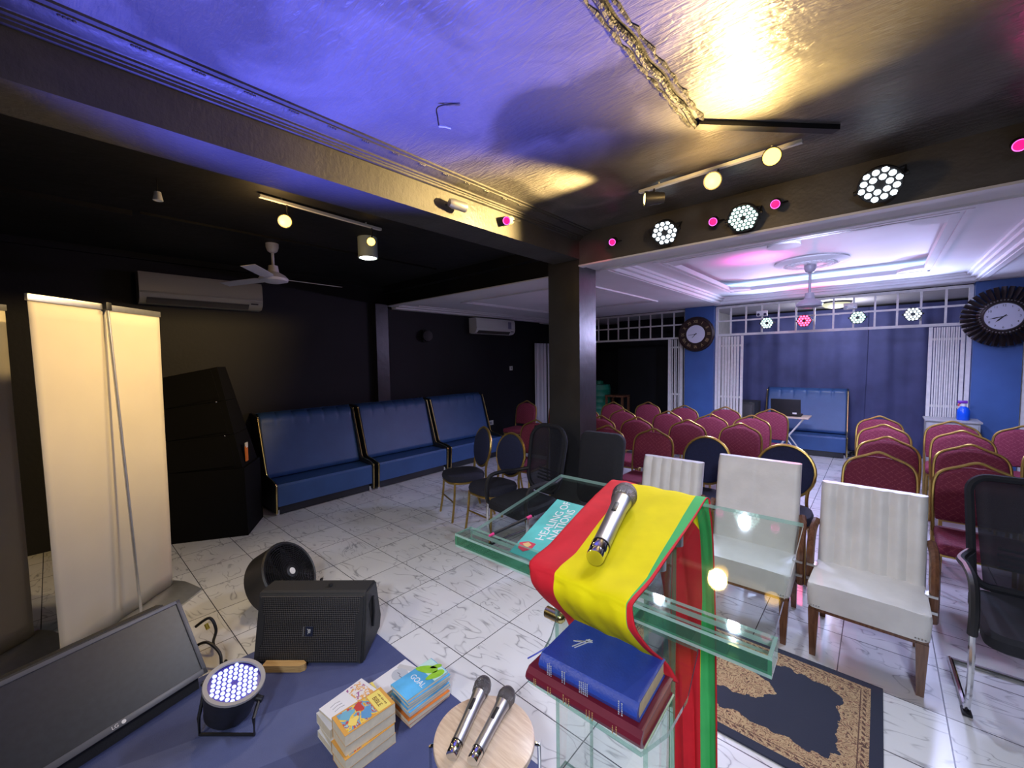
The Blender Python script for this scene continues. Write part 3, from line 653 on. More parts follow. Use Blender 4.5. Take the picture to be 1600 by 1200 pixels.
# plastered-in conduit across the black ceiling
cabm = mat('lumpy black plaster', (0.018, 0.017, 0.016), 0.5, bump=0.9, bscale=60)
t = thing('ceiling_cable', 'rough plastered black cable run along the black ceiling', 'cable', (-0.69, 1.5, ZC))
b = MB(); pts = [(0.006*math.sin(i*1.3), -0.65 + 1.29*i/24.0, -0.010 + 0.003*random.random()) for i in range(25)]
b.tube(pts, 0.014, 7); b.build('conduit', cabm, t)
b = MB()
for sd in (-1, 1):
    b.tube([(sd*(0.030 + 0.010*random.random()), -0.66 + 1.30*i/40.0, -0.002) for i in range(41)], lambda s: 0.005 + 0.010*abs(math.sin(s*37 + sd) * math.sin(s*91)), 6)
b.build('plaster_edge', black_plaster('rough plaster edge', (0.03, 0.028, 0.026), (0.07, 0.066, 0.06), 0.5, 0.9), t)
b = MB(); b.box((0, 0, 0), (0.72, 0.045, 0.024)); o = b.build('cable_trunking', M_BLACKPL); o.location = (-0.44, 2.385, 2.788); o.rotation_euler = (0, 0, math.atan2(0.49, 0.46))
tag(o, 'smooth black trunking continuing the rough ceiling cable toward the track rail', 'trunking')

# ------------------------------------------------------------------ gates, curtains, clocks on the back wall
def grille(label, x0, x1, y, z0, z1, n, group=None):
    t = thing('gate_grille', label, 'grille', ((x0+x1)/2, y, z0), group=group); w = x1 - x0; h = z1 - z0; b = MB()
    for z, r in ((0.0, 0.018), (h*0.5, 0.012), (h, 0.018)): b.box((0, 0, z), (w, 0.03, r*2))
    b.build('rail', M_WHITEMETAL, t)
    b = MB()
    for k in range(1, n): b.box((-w/2 + w*k/n, 0.002, h/2), (0.022, 0.022, h))
    b.build('bars', M_WHITEMETAL, t)
    for s in (-1, 1):
        b = MB(); b.box((s*(w/2 - 0.015), 0, -z0/2 + h/2), (0.04, 0.036, z0 + h)); b.build('jamb', M_WHITEMETAL, t)
    return t
grille('white steel grille with square openings over the blue curtain', -2.08, 0.82, 7.52, 2.03, 2.485, 13)
grille('dim white steel grille over the dark store opening', -4.78, -2.58, 7.56, 2.015, 2.49, 10)
def folding_gate(label, x0, x1, y, h, n):
    t = thing('folding_gate', label, 'gate', ((x0+x1)/2, y, 0)); w = x1 - x0
    for s in (-1, 1):
        b = MB(); b.box((s*(w/2 - 0.018), 0, h/2 + 0.02), (0.036, 0.03, h - 0.05)); b.build('end_post', M_WHITEMETAL, t)
    for k in range(n):
        b = MB(); x = -w/2 + w*(0.17 + 0.66*k/(n-1)); b.box((x, 0.010*(-1)**k, h/2 + 0.02), (0.015, 0.022, h - 0.06)); b.build('slat', M_WHITEMETAL, t)
    for z in (0.15, 1.0, 1.85):
        b = MB(); b.box((0, 0.02, z), (w - 0.04, 0.012, 0.03)); b.build('cross_link', M_WHITEMETAL, t)
    return t
folding_gate('white steel folding gate pushed open beside the round clock', -2.035, -1.665, 7.51, 2.01, 12)
folding_gate('white steel folding gate pushed open behind the grey cabinet', 0.455, 0.772, 7.51, 2.01, 11)
folding_gate('narrow dim folding gate beside the dark store opening', -2.90, -2.64, 7.56, 2.0, 6)
def cloth_sheet(fn, nu, nv, name, m, parent=None, thick=0.004):
    b = MB(); b.grid(fn, nu, nv); return b.build(name, m, parent, angle=80, thick=thick)
def curtain_fn(x0, x1, y, z0, z1, amp, n, ph=0.0):
    def f(u, v):
        a = amp * (math.sin(u*n*2*PI + ph) + 0.45*math.sin(u*n*4.3*PI + 1.3 + ph) + 0.4*math.sin(u*n*0.9*PI)) * (0.75 + 0.25*(1 - v))
        return (x0 + (x1 - x0)*u + 0.012*math.sin(v*4 + u*30), y + a, z0 + (z1 - z0)*v)
    return f
o = cloth_sheet(curtain_fn(-2.25, -0.17, 9.16, 0.02, 2.46, 0.022, 4.2), 150, 8, 'curtain', M_CURTAIN); tag(o, 'blue grey curtain, wider left half behind the blue bench', 'curtain')
o = cloth_sheet(curtain_fn(-0.24, 1.60, 9.18, 0.02, 2.46, 0.020, 4.0, 0.8), 140, 8, 'curtain', M_CURTAIN); tag(o, 'blue grey curtain, right half behind the middle maroon chairs', 'curtain')

def wall_clock_roman():
    t = thing('wall_clock', 'round dark brown clock with gold Roman numerals on blue pillar', 'clock', M=frame((-2.36, 7.355, 2.06), (1, 0, 0), (0, -1, 0)))
    b = MB(); b.lathe([(0, -0.055), (0.285, -0.055), (0.298, -0.03), (0.290, 0.0), (0.265, 0.012), (0.255, -0.002), (0.17, -0.002), (0.165, 0.008), (0.155, 0.008), (0.15, -0.004), (0, -0.004)], 48)
    b.build('case', mat('dark bronze clock case', (0.035, 0.02, 0.018), 0.32, metal=0.3), t)
    b = MB(); b.lathe([(0, 0.001), (0.152, 0.001), (0.152, -0.004)], 40); dl = b.build('dial', mat('white clock dial', (0.66, 0.68, 0.78), 0.4), t)
    gm = mat('gold numerals', (0.50, 0.40, 0.22), 0.4, metal=0.5)
    for k, s in enumerate(('XII', 'I', 'II', 'III', 'IIII', 'V', 'VI', 'VII', 'VIII', 'IX', 'X', 'XI')):
        a = -k*PI/6
        lettering('numeral', s, 0.075, Matrix.Rotation(a, 4, 'Z') @ Matrix.Translation((0, 0.21, 0.001)), gm, dl, 0.001, sx=0.8)
    for nm, L, a, w in (('hour_hand', 0.085, 222, 0.007), ('minute_hand', 0.125, 262, 0.005)):
        b = MB(); d = rad(a); M = Matrix.Rotation(-d, 4, 'Z'); b.prism([(-w, -0.02), (w, -0.02), (w*0.4, L), (-w*0.4, L)], M @ Matrix.Translation((0, 0, 0.003)), 0.002); b.build(nm, M_BLACKPL, dl)
wall_clock_roman()
def wall_clock_sun():
    t = thing('wall_clock', 'large sunburst clock with feathered dark metal rays on blue pillar', 'clock', M=frame((1.045, 7.33, 2.085), (1, 0, 0), (0, -1, 0)))
    bm_ = mat('dark patinated metal', (0.045, 0.034, 0.032), 0.35, metal=0.5, var=0.3, vscale=12); n = 34
    b = MB()
    for k in range(n):
        M = Matrix.Rotation(2*PI*k/n, 4, 'Z') @ Matrix.Rotation(0.25, 4, 'Y')
        b.loft([[M @ V((-0.010, 0.18, -0.02)), M @ V((0.010, 0.18, -0.02)), M @ V((0.0, 0.18, 0.012))], [M @ V((-0.027, 0.28, -0.012)), M @ V((0.027, 0.28, -0.012)), M @ V((0.0, 0.28, 0.03))], [M @ V((-0.024, 0.345, -0.012)), M @ V((0.024, 0.345, -0.012)), M @ V((0.0, 0.34, 0.024))]])
    b.build('rays', bm_, t, angle=30)
    b = MB(); b.lathe([(0, -0.06), (0.2, -0.06), (0.215, -0.01), (0.20, 0.0), (0.175, 0.01), (0.165, 0.018), (0.155, 0.018), (0.15, 0.0), (0, 0.0)], 44); b.build('case', bm_, t)
    b = MB()
    for k in range(44):
        a = 2*PI*k/44; b.ball((0.187*math.cos(a), 0.187*math.sin(a), 0.01), 0.009, u=8, v=5)
    b.build('beading', mat('antique silver beads', (0.25, 0.23, 0.22), 0.3, metal=0.7), t)
    b = MB(); b.lathe([(0, 0.006), (0.152, 0.006), (0.152, 0.0)], 40); dl = b.build('dial', mat('white clock dial', (0.66, 0.68, 0.78), 0.4), t)
    for k in range(12):
        a = -k*PI/6; lettering('numeral', str(k or 12), 0.034, Matrix.Translation((0.125*math.sin(-a), 0.125*math.cos(a), 0.0065)), M_BLACKPL, dl, 0.0006)
    for nm, L, a, w in (('hour_hand', 0.09, 224, 0.008), ('minute_hand', 0.12, 257, 0.006)):
        b = MB(); b.prism([(-w*0.4, -0.03), (w*0.4, -0.03), (w, L*0.6), (0, L), (-w, L*0.6)], Matrix.Rotation(-rad(a), 4, 'Z') @ Matrix.Translation((0, 0, 0.008)), 0.002); b.build(nm, M_BLACKPL, dl)
wall_clock_sun()
def twin_box(label, x, z):
    t = thing('emergency_light', label, 'emergency light', (x, 7.47, z), group='twin boxes on the grille')
    b = MB(); b.box((0, 0, 0), (0.15, 0.06, 0.085), bevel=0.008); b.build('box', M_WHITEPL, t)
    for s in (-1, 1):
        b = MB(); b.cyl((s*0.045, -0.028, -0.015), (s*0.045, -0.040, -0.015), 0.02); b.build('lamp_head', mat('smoked lens', (0.03, 0.03, 0.07), 0.15), t)
twin_box('small white twin box on the grille above its left LED light', -1.40, 2.335)
twin_box('small white twin box on the grille beside the yellow dome lamp', -0.33, 2.345)

# ------------------------------------------------------------------ left wall fittings
def air_conditioner(label, y0, y1, z0, z1, m, dep=0.2, dark=M_BLACKPL, lamp=False):
    t = thing('air_conditioner', label, 'air conditioner', (-5.6, (y0+y1)/2, z0)); L = y1 - y0; h = z1 - z0
    prof = [(0, 0.02), (0.05, 0.0), (dep*0.72, 0.012), (dep*0.94, h*0.18), (dep, h*0.36), (dep*0.98, h*0.86), (dep*0.86, h), (0, h)]
    M = Matrix(((1, 0, 0, 0), (0, 0, 1, -L/2), (0, 1, 0, 0), (0, 0, 0, 1)))
    b = MB(); b.prism(prof, M, L); b.build('body', m, t, angle=45)
    b = MB(); b.prism([(dep*0.70, 0.018), (dep*0.94, h*0.17), (dep*0.95, h*0.20), (dep*0.90, h*0.155), (dep*0.74, 0.006)], Matrix.Translation((0.004, 0, 0)) @ M @ Matrix.Translation((0, 0, L*0.05)), L*0.82); b.build('air_slot', mat('shadowy vane slot', (0.06, 0.055, 0.045), 0.6), t)
    b = MB(); b.box((dep*1.0, 0, h*0.36), (0.014, L*0.985, 0.016), bevel=0.004); b.build('front_lip', m, t)
    b = MB(); b.box((dep*0.97, L*0.42, h*0.22), (0.02, 0.07, 0.012)); b.build('display', dark, t)
    return t
ac1 = air_conditioner('cream split air conditioner high on the black wall above the banner', 0.62, 1.70, 2.29, 2.60, M_CREAMPL)
ac2 = air_conditioner('smaller white air conditioner on the far black wall under white ceiling', 5.12, 6.16, 2.155, 2.44, M_WHITEPL)
b = MB(); b.box((0.204, 0.36, 0.18), (0.004, 0.09, 0.13)); b.build('energy_sticker', mat('grey blue sticker', (0.25, 0.25, 0.36), 0.6), ac2)
lettering('badge', 'LG', 0.03, frame((0.2035, -0.02, 0.15), (0, 1, 0), (1, 0, 0)), M_LETTERW, ac2)
t = thing('wall_fan', 'small black round wall fan on the black wall left of far air conditioner', 'fan', (-5.6, 4.12, 2.08))
b = MB(); b.box((0.03, 0, 0), (0.06, 0.12, 0.2), bevel=0.015); b.build('mount', M_BLACKPL, t)
b = MB(); b.lathe([(0.0, 0.0), (0.085, 0.0), (0.095, 0.03), (0.085, 0.05), (0.03, 0.056), (0, 0.056)], 22, frame((0.07, 0, 0), (0, 1, 0), (1, -0.2, 0))); b.build('cage', M_BLACKPL, t)
def wall_plate(name, label, y, z, cat, w=0.085, h=0.085):
    t = thing(name, label, cat, (-5.6, y, z)); b = MB(); b.box((0.006, 0, 0), (0.012, w, h), bevel=0.003); b.build('plate', M_WHITEPL, t)
    b = MB(); b.box((0.014, 0, 0), (0.006, w*0.4, h*0.5), bevel=0.001); b.build('rocker', mat('grey rocker', (0.35, 0.35, 0.38), 0.5), t)
wall_plate('light_switch', 'white light switch on the black wall below the far air conditioner', 6.24, 1.5, 'switch')
wall_plate('wall_socket', 'white double socket low on the black wall past the blue benches', 5.62, 0.46, 'socket', 0.15, 0.09)
o = cloth_sheet(lambda u, v: (-5.545 + 0.018*math.sin(u*22) + 0.006*math.sin(u*51), 6.95 + 0.42*u, 0.06 + 1.96*v), 40, 6, 'door_curtain', mat('white door curtain', (0.62, 0.62, 0.70), 0.85)); tag(o, 'white cloth hanging over the doorway on the left wall by column', 'curtain')
o = cloth_sheet(lambda u, v: (-5.545 + 0.016*math.sin(u*20), 7.41 + 0.12*u, 0.06 + 1.96*v), 14, 6, 'door_curtain', mat('white door curtain', (0.62, 0.62, 0.70), 0.85)); tag(o, 'narrow strip of white cloth against the left edge of the column', 'curtain')
b = MB(); b.cyl((-5.53, 7.12, 2.452), (-5.53, 7.5, 2.452), 0.01, seg=8); tag(b.build('curtain_rail', M_WHITEMETAL), 'thin pale rail high on the left wall above the white cloth', 'rail')

# ------------------------------------------------------------------ fans
def hanging_fan(label, loc, drop, hub_m, blades=True, R=0.62, base=85, z_top=ZC):
    t = thing('ceiling_fan', label, 'fan', (loc[0], loc[1], z_top))
    b = MB(); b.lathe([(0, 0), (0.055, 0), (0.055, -0.035), (0.042, -0.07), (0.02, -0.085), (0, -0.085)], 20); b.build('canopy', hub_m, t)
    b = MB(); b.cyl((0, 0, -0.08), (0, 0, -drop + 0.10), 0.013, seg=12); b.build('down_rod', hub_m, t)
    b = MB(); b.lathe([(0, -drop+0.13), (0.04, -drop+0.12), (0.048, -drop+0.06), (0.10, -drop+0.03), (0.125, -drop), (0.12, -drop-0.022), (0.06, -drop-0.04), (0, -drop-0.045)], 28); b.build('motor', hub_m, t)
    if blades:
        for k in range(3):
            M = Matrix.Rotation(rad(base + 120*k), 4, 'Z'); b = MB()
            b.loft([[M @ V((0.09, -0.03, -drop-0.006)), M @ V((0.09, 0.03, -drop+0.002)), M @ V((0.09, 0.03, -drop+0.006)), M @ V((0.09, -0.03, -drop-0.002))],
                    [M @ V((0.18, -0.055, -drop-0.012)), M @ V((0.18, 0.05, -drop+0.006)), M @ V((0.18, 0.05, -drop+0.010)), M @ V((0.18, -0.055, -drop-0.008))],
                    [M @ V((R, -0.055, -drop-0.022)), M @ V((R, 0.05, -drop-0.004)), M @ V((R, 0.05, -drop)), M @ V((R, -0.055, -drop-0.018))]])
            b.build('blade', hub_m, t)
    return t
hanging_fan('white three blade ceiling fan under the dark left bay ceiling', (-4.30, 1.455), 0.325, mat('white fan enamel', (0.66, 0.66, 0.76), 0.4))
f2 = hanging_fan('bladeless grey fan motor hanging from the white ceiling rose', (-0.60, 5.60), 0.42, mat('greyish fan enamel', (0.30, 0.29, 0.33), 0.4), blades=False, z_top=2.655)
t = thing('ceiling_rose', 'round carved white plaster rose in the ceiling tray', 'ceiling rose', (-0.60, 5.60, 2.70))
b = MB(); b.lathe([(0, 0), (0.33, 0), (0.34, -0.012), (0.30, -0.028), (0.255, -0.038), (0.25, -0.032), (0.23, -0.032), (0.225, -0.042), (0.10, -0.045), (0, -0.045)], 44); b.build('disc', M_WCEIL, t)
b = MB()
b.lathe([(0.19 + 0.0, -0.040), (0.20, -0.052), (0.21, -0.040)], 44)
for k in range(28):
    a = 2*PI*k/28; b.ball((0.215*math.cos(a), 0.215*math.sin(a), -0.040), 0.026, (1, 1, 0.45), 8, 5)
for k in range(14):
    a = 2*PI*k/14; b.ball((0.165*math.cos(a), 0.165*math.sin(a), -0.044), 0.038, (1.2, 1.2, 0.32), 8, 5)
b.build('leaf_relief', M_WCEIL, t)

# ================================================================== SEATING
def banquet_chair(label):
    t = thing('banquet_chair', label, 'chair', group='maroon banquet chairs')
    lean = lambda p: (p[0], 0.19 + max(0.0, p[1]-0.45)*0.18, p[1])
    b = MB(); b.box((0, -0.01, 0.440), (0.405, 0.42, 0.075), bevel=0.028, seg=3); b.build('seat', M_REDDIA, t)
    b = MB(); b.tube([(-0.19, -0.19, 0.397), (0.19, -0.19, 0.397), (0.195, 0.18, 0.397), (-0.195, 0.18, 0.397)], 0.012, 6, closed=True); b.build('seat_frame', M_GOLD, t)
    half = [(0.205, 0.42), (0.213, 0.60), (0.212, 0.74), (0.198, 0.81), (0.160, 0.855), (0.08, 0.892), (0.0, 0.925)]
    pts = [(-x, z) for x, z in half] + [(x, z) for x, z in half[::-1][1:]]
    b = MB(); b.tube([lean(p) for p in smooth_path([(x, z, 0) for x, z in pts], 4)] if False else [lean((q.x, q.y)) for q in smooth_path([(x, z, 0) for x, z in pts], 4)], 0.0105, 7); b.build('back_frame', M_GOLD, t)
    hp = [(0.196, 0.515), (0.204, 0.60), (0.203, 0.74), (0.191, 0.803), (0.156, 0.846), (0.080, 0.880), (0.03, 0.890), (0.0, 0.888)]
    out = hp + [(-x, z) for x, z in hp[::-1][1:]]
    def ring(dy, s):
        r = []
        for x, z in out:
            x2 = x*s; z2 = 0.70 + (z - 0.70)*s; p = lean((x2, z2)); r.append((p[0], p[1] + dy, p[2]))
        return r
    b = MB(); b.loft([ring(-0.028, 0.86), ring(-0.024, 0.94), ring(-0.010, 1.0), ring(0.010, 1.0), ring(0.016, 0.95)]); b.build('backrest', M_REDDIA, t)
    for s in (-1, 1):
        b = MB(); b.tube([(s*0.185, -0.175, 0.40), (s*0.188, -0.185, 0.2), (s*0.192, -0.20, 0.0)], 0.0125, 7); b.build('leg', M_GOLD, t)
        b = MB(); b.tube([(s*0.205, 0.185, 0.43), (s*0.203, 0.20, 0.22), (s*0.200, 0.255, 0.0)], 0.0125, 7); b.build('leg', M_GOLD, t)
    return t
LB = [  # left block: (x, y of the back top, label)
 (-2.25, 4.11, 'maroon banquet chair right of the column, partly behind the black office chair'),
 (-1.76, 4.20, 'maroon banquet chair standing directly behind the narrow cream armchair at its left'),
 (-2.69, 4.75, 'maroon banquet chair half hidden by the column in the second left row'),
 (-2.25, 4.90, 'maroon banquet chair second from the column in the second left row'),
 (-1.68, 5.02, 'maroon banquet chair just left of the round navy chair back, second row'),
 (-1.14, 5.10, 'maroon banquet chair at the aisle end of second row, beside navy round chair'),
 (-3.32, 5.45, 'maroon banquet chair showing only a sliver beside the green drum and column'),
 (-2.78, 5.56, 'maroon banquet chair of third left row in front of the brown stool'),
 (-2.19, 5.69, 'maroon banquet chair in the middle of the third left row'),
 (-1.61, 5.69, 'maroon banquet chair of third left row below the blue clock pillar edge'),
 (-1.18, 5.86, 'maroon banquet chair at the aisle end of the third left row'),
 (-3.36, 6.36, 'maroon banquet chair of the back row nearest the brown stool'),
 (-2.88, 6.66, 'maroon banquet chair of back row before the dark store opening'),
 (-2.24, 6.50, 'maroon banquet chair of back row under the round clock'),
 (-1.69, 6.63, 'maroon banquet chair of back row before the left white folding gate'),
 (-1.13, 6.68, 'maroon banquet chair of back row beside the laptop table'),
]
RB = [
 (0.02, 4.19, 'maroon chair with diamond pattern right behind the cream armchair, front of middle column'),
 (0.06, 5.01, 'maroon banquet chair second from front in the middle column'),
 (0.04, 5.86, 'maroon banquet chair third from front in the middle column'),
 (0.01, 6.62, 'maroon banquet chair last in the middle column, before the curtain'),
 (0.51, 4.16, 'maroon banquet chair behind the mesh office chair at the right'),
 (0.57, 4.96, 'maroon banquet chair second from front in the right column'),
 (0.60, 5.80, 'maroon banquet chair third from front in the right column'),
 (0.60, 6.56, 'maroon banquet chair last in right column, in front of grey cabinet'),
 (1.11, 5.35, 'maroon banquet chair edge cut off by the right side of the photo'),
 (1.10, 6.52, 'maroon banquet chair at the far right below the sunburst clock'),
]
OT = [
 (-4.72, 5.72, 'maroon banquet chair against the left wall beside the white door cloth', 0.12),
 (-4.24, 6.05, 'maroon banquet chair cut by the column, in front of white door cloth', 0.05),
 (-3.13, 3.97, 'maroon banquet chair behind the round-back and mesh chairs, left of column', 0.1),
]
proto = None
for rec in LB + RB + OT:
    x, y, lab = rec[:3]; rz = rec[3] if len(rec) > 3 else random.uniform(-0.05, 0.05)
    if proto is None:
        proto = banquet_chair(lab); proto.location = (x, y - 0.27, 0); proto.rotation_euler = (0, 0, rz)
    else: copy_tree(proto, (x, y - 0.27, 0), rz, lab)

def round_chair(label):
    t = thing('round_back_chair', label, 'chair', group='round back navy chairs')
    lean = lambda x, z, dy=0.0: (x, 0.185 + (z - 0.45)*0.16 + dy, z)
    out = rrect(0.42, 0.42, 0.15, 5)
    b = MB(); b.loft([[(x*s, y*s - 0.01, z) for x, y in out] for s, z in ((0.93, 0.40), (1.0, 0.412), (1.02, 0.44), (0.97, 0.468), (0.80, 0.478))]); b.build('seat', M_DARKNAVY, t)
    b = MB(); b.tube([(x*0.95, y*0.95 - 0.01, 0.395) for x, y in out], 0.012, 6, closed=True); b.build('seat_frame', M_GOLD, t)
    zc, R = 0.715, 0.205
    b = MB(); b.tube([lean(R*math.cos(2*PI*k/30), zc + R*1.03*math.sin(2*PI*k/30)) for k in range(30)], 0.0135, 7, closed=True); b.build('back_frame', M_GOLD, t)
    b = MB(); b.loft([[lean(R*s*math.cos(2*PI*k/30), zc + R*1.03*s*math.sin(2*PI*k/30), dy) for k in range(30)] for s, dy in ((0.75, -0.030), (0.9, -0.024), (0.96, -0.01), (0.96, 0.01), (0.88, 0.018))]); b.build('backrest', M_NAVY, t)
    for s in (-1, 1):
        b = MB(); b.tube(smooth_path([(s*0.17, -0.17, 0.40), (s*0.178, -0.185, 0.2), (s*0.19, -0.215, 0.0)], 4), 0.012, 7); b.build('leg', M_GOLD, t)
        b = MB(); b.tube(smooth_path([lean(s*0.165, 0.60), lean(s*0.155, 0.50), (s*0.165, 0.19, 0.38), (s*0.18, 0.22, 0.18), (s*0.195, 0.27, 0.0)], 4), 0.0125, 7); b.build('leg', M_GOLD, t)
    b = MB(); b.tube([(-0.178, -0.185, 0.20), (0.178, -0.185, 0.20)], 0.008, 6); b.build('stretcher', M_GOLD, t)
    return t
rc = round_chair('navy chair with round gold-framed back, between two cream armchairs at left')
rc.location = (-1.18, 3.79, 0)
copy_tree(rc, (-0.56, 3.80, 0), 0.03, 'navy chair with round gold-framed back, rising behind the tall cream armchair')
copy_tree(rc, (-3.36, 2.95, 0), rad(-20), 'navy round back chair nearest the blue benches, turned sideways')
copy_tree(rc, (-2.80, 2.84, 0), rad(-6), 'navy round back chair beside the black mesh office chair, left of lectern')

# black office chairs
def mesh_mat():
    m = bpy.data.materials.new('black chair mesh'); m.use_nodes = True; t = m.node_tree; b = t.nodes['Principled BSDF']
    b.inputs['Base Color'].default_value = (0.014, 0.016, 0.026, 1); b.inputs['Roughness'].default_value = 0.7
    tr = t.nodes.new('ShaderNodeBsdfTransparent'); mx = t.nodes.new('ShaderNodeMixShader'); mx.inputs[0].default_value = 0.72
    lk(t, tr.outputs[0], mx.inputs[1]); lk(t, b.outputs[0], mx.inputs[2]); lk(t, mx.outputs[0], t.nodes['Material Output'].inputs[0]); return m
M_MESH = mesh_mat()
M_OFFICE = mat('black office fabric', (0.010, 0.011, 0.016), 0.85, var=0.15, vscale=40)
def office_chair(label, loc, rz, mesh=True, arms=True, top=1.03, w=0.47, oval=False):
    t = thing('office_chair', label, 'chair', loc, rz, 'black office chairs')
    z0 = 0.47; Y0 = 0.21; ln = lambda z: Y0 + (z - z0)*0.16 + 0.02*math.sin((z - z0)*4)
    b = MB(); out = rrect(w, 0.46, 0.06)
    b.loft([[(x*s, y*s - 0.02, z - (0.02 if y < -0.15 else 0)) for x, y in out] for s, z in ((0.9, 0.385), (1.0, 0.40), (1.0, 0.445), (0.93, 0.465), (0.7, 0.47))]); b.build('seat', M_OFFICE, t)
    h = top - z0
    rr = rrect(w*0.96, h, 0.07 if not oval else 0.15, 6)
    P = [(x*(1 - (0.14 if not oval else 0.22)*max(0, -y/h + 0.0)), z0 + h/2 + y) for x, y in rr]
    if mesh:
        b = MB(); b.tube([(x, ln(z) + 0.03*(1 - (x/(w*0.5))**2), z) for x, z in P], 0.019, 7, closed=True); b.build('back_frame', M_OFFICE, t)
        b = MB(); b.grid(lambda u, v: ((u - 0.5)*w*0.9*(1 - 0.16*(1 - v) - (0.10*abs(2*v - 1)**4 if oval else 0)), ln(z0 + h*(0.02 + 0.96*v)) + 0.03*(1 - (2*u - 1)**2), z0 + h*(0.02 + 0.96*v)), 9, 9); b.build('backrest', M_MESH, t, angle=80, thick=0.003)
        b = MB()
        for k in range(4): 
            z = z0 + 0.10 + 0.030*k; b.tube([(-w*0.26, ln(z) + 0.05, z), (0, ln(z) + 0.065, z - 0.012), (w*0.26, ln(z) + 0.05, z)], 0.009, 6)
        b.build('lumbar_support', M_BLACKPL, t)
    else:
        b = MB(); b.loft([[(x*s, ln(z) + dy, z0 + h/2 + (z - z0 - h/2)*s) for x, z in P] for s, dy in ((0.90, -0.035), (0.98, -0.025), (1.0, 0.0), (0.98, 0.018), (0.9, 0.022))]); b.build('backrest', M_OFFICE, t)
    for s in (-1, 1):
        x = s*(w*0.5 + 0.035)
        b = MB(); b.tube(smooth_path([(x, -0.20, 0.40), (x, -0.205, 0.20), (x, -0.16, 0.014), (x, -0.05, 0.012), (x, 0.27, 0.012)], 5), 0.012, 8); sl_ = b.build('sled_leg', M_CHROME, t)
        b = MB(); b.box((x, -0.165, 0.008), (0.034, 0.06, 0.014), bevel=0.004); b.build('foot_pad', M_BLACKPL, sl_)
        if arms:
            b = MB(); b.tube(smooth_path([(x, -0.20, 0.40), (x, -0.215, 0.52), (x, -0.17, 0.63), (x, -0.02, 0.645), (x, 0.12, 0.63), (s*w*0.46, ln(0.64), 0.64)], 5), 0.018, 8); b.build('arm', M_BLACKPL, t)
    for yz in ((0.265, 0.012), (-0.12, 0.395)):
        b = MB(); b.tube([(-(w*0.5+0.035), *yz), (w*0.5+0.035, *yz)], 0.012, 8); b.build('cross_bar', M_CHROME, t)
    return t
office_chair('black mesh office chair with arms and oval back, in front of the column', (-2.31, 2.72, 0), rad(-8), True, True, 1.06, 0.46, True)
office_chair('black office chair with plain padded back, left of the cream armchairs', (-1.70, 2.74, 0), rad(3), False, False, 1.06, 0.42)
office_chair('black mesh office chair with chrome sled legs at the right edge', (0.625, 2.93, 0), rad(2), True, True, 1.02, 0.50)

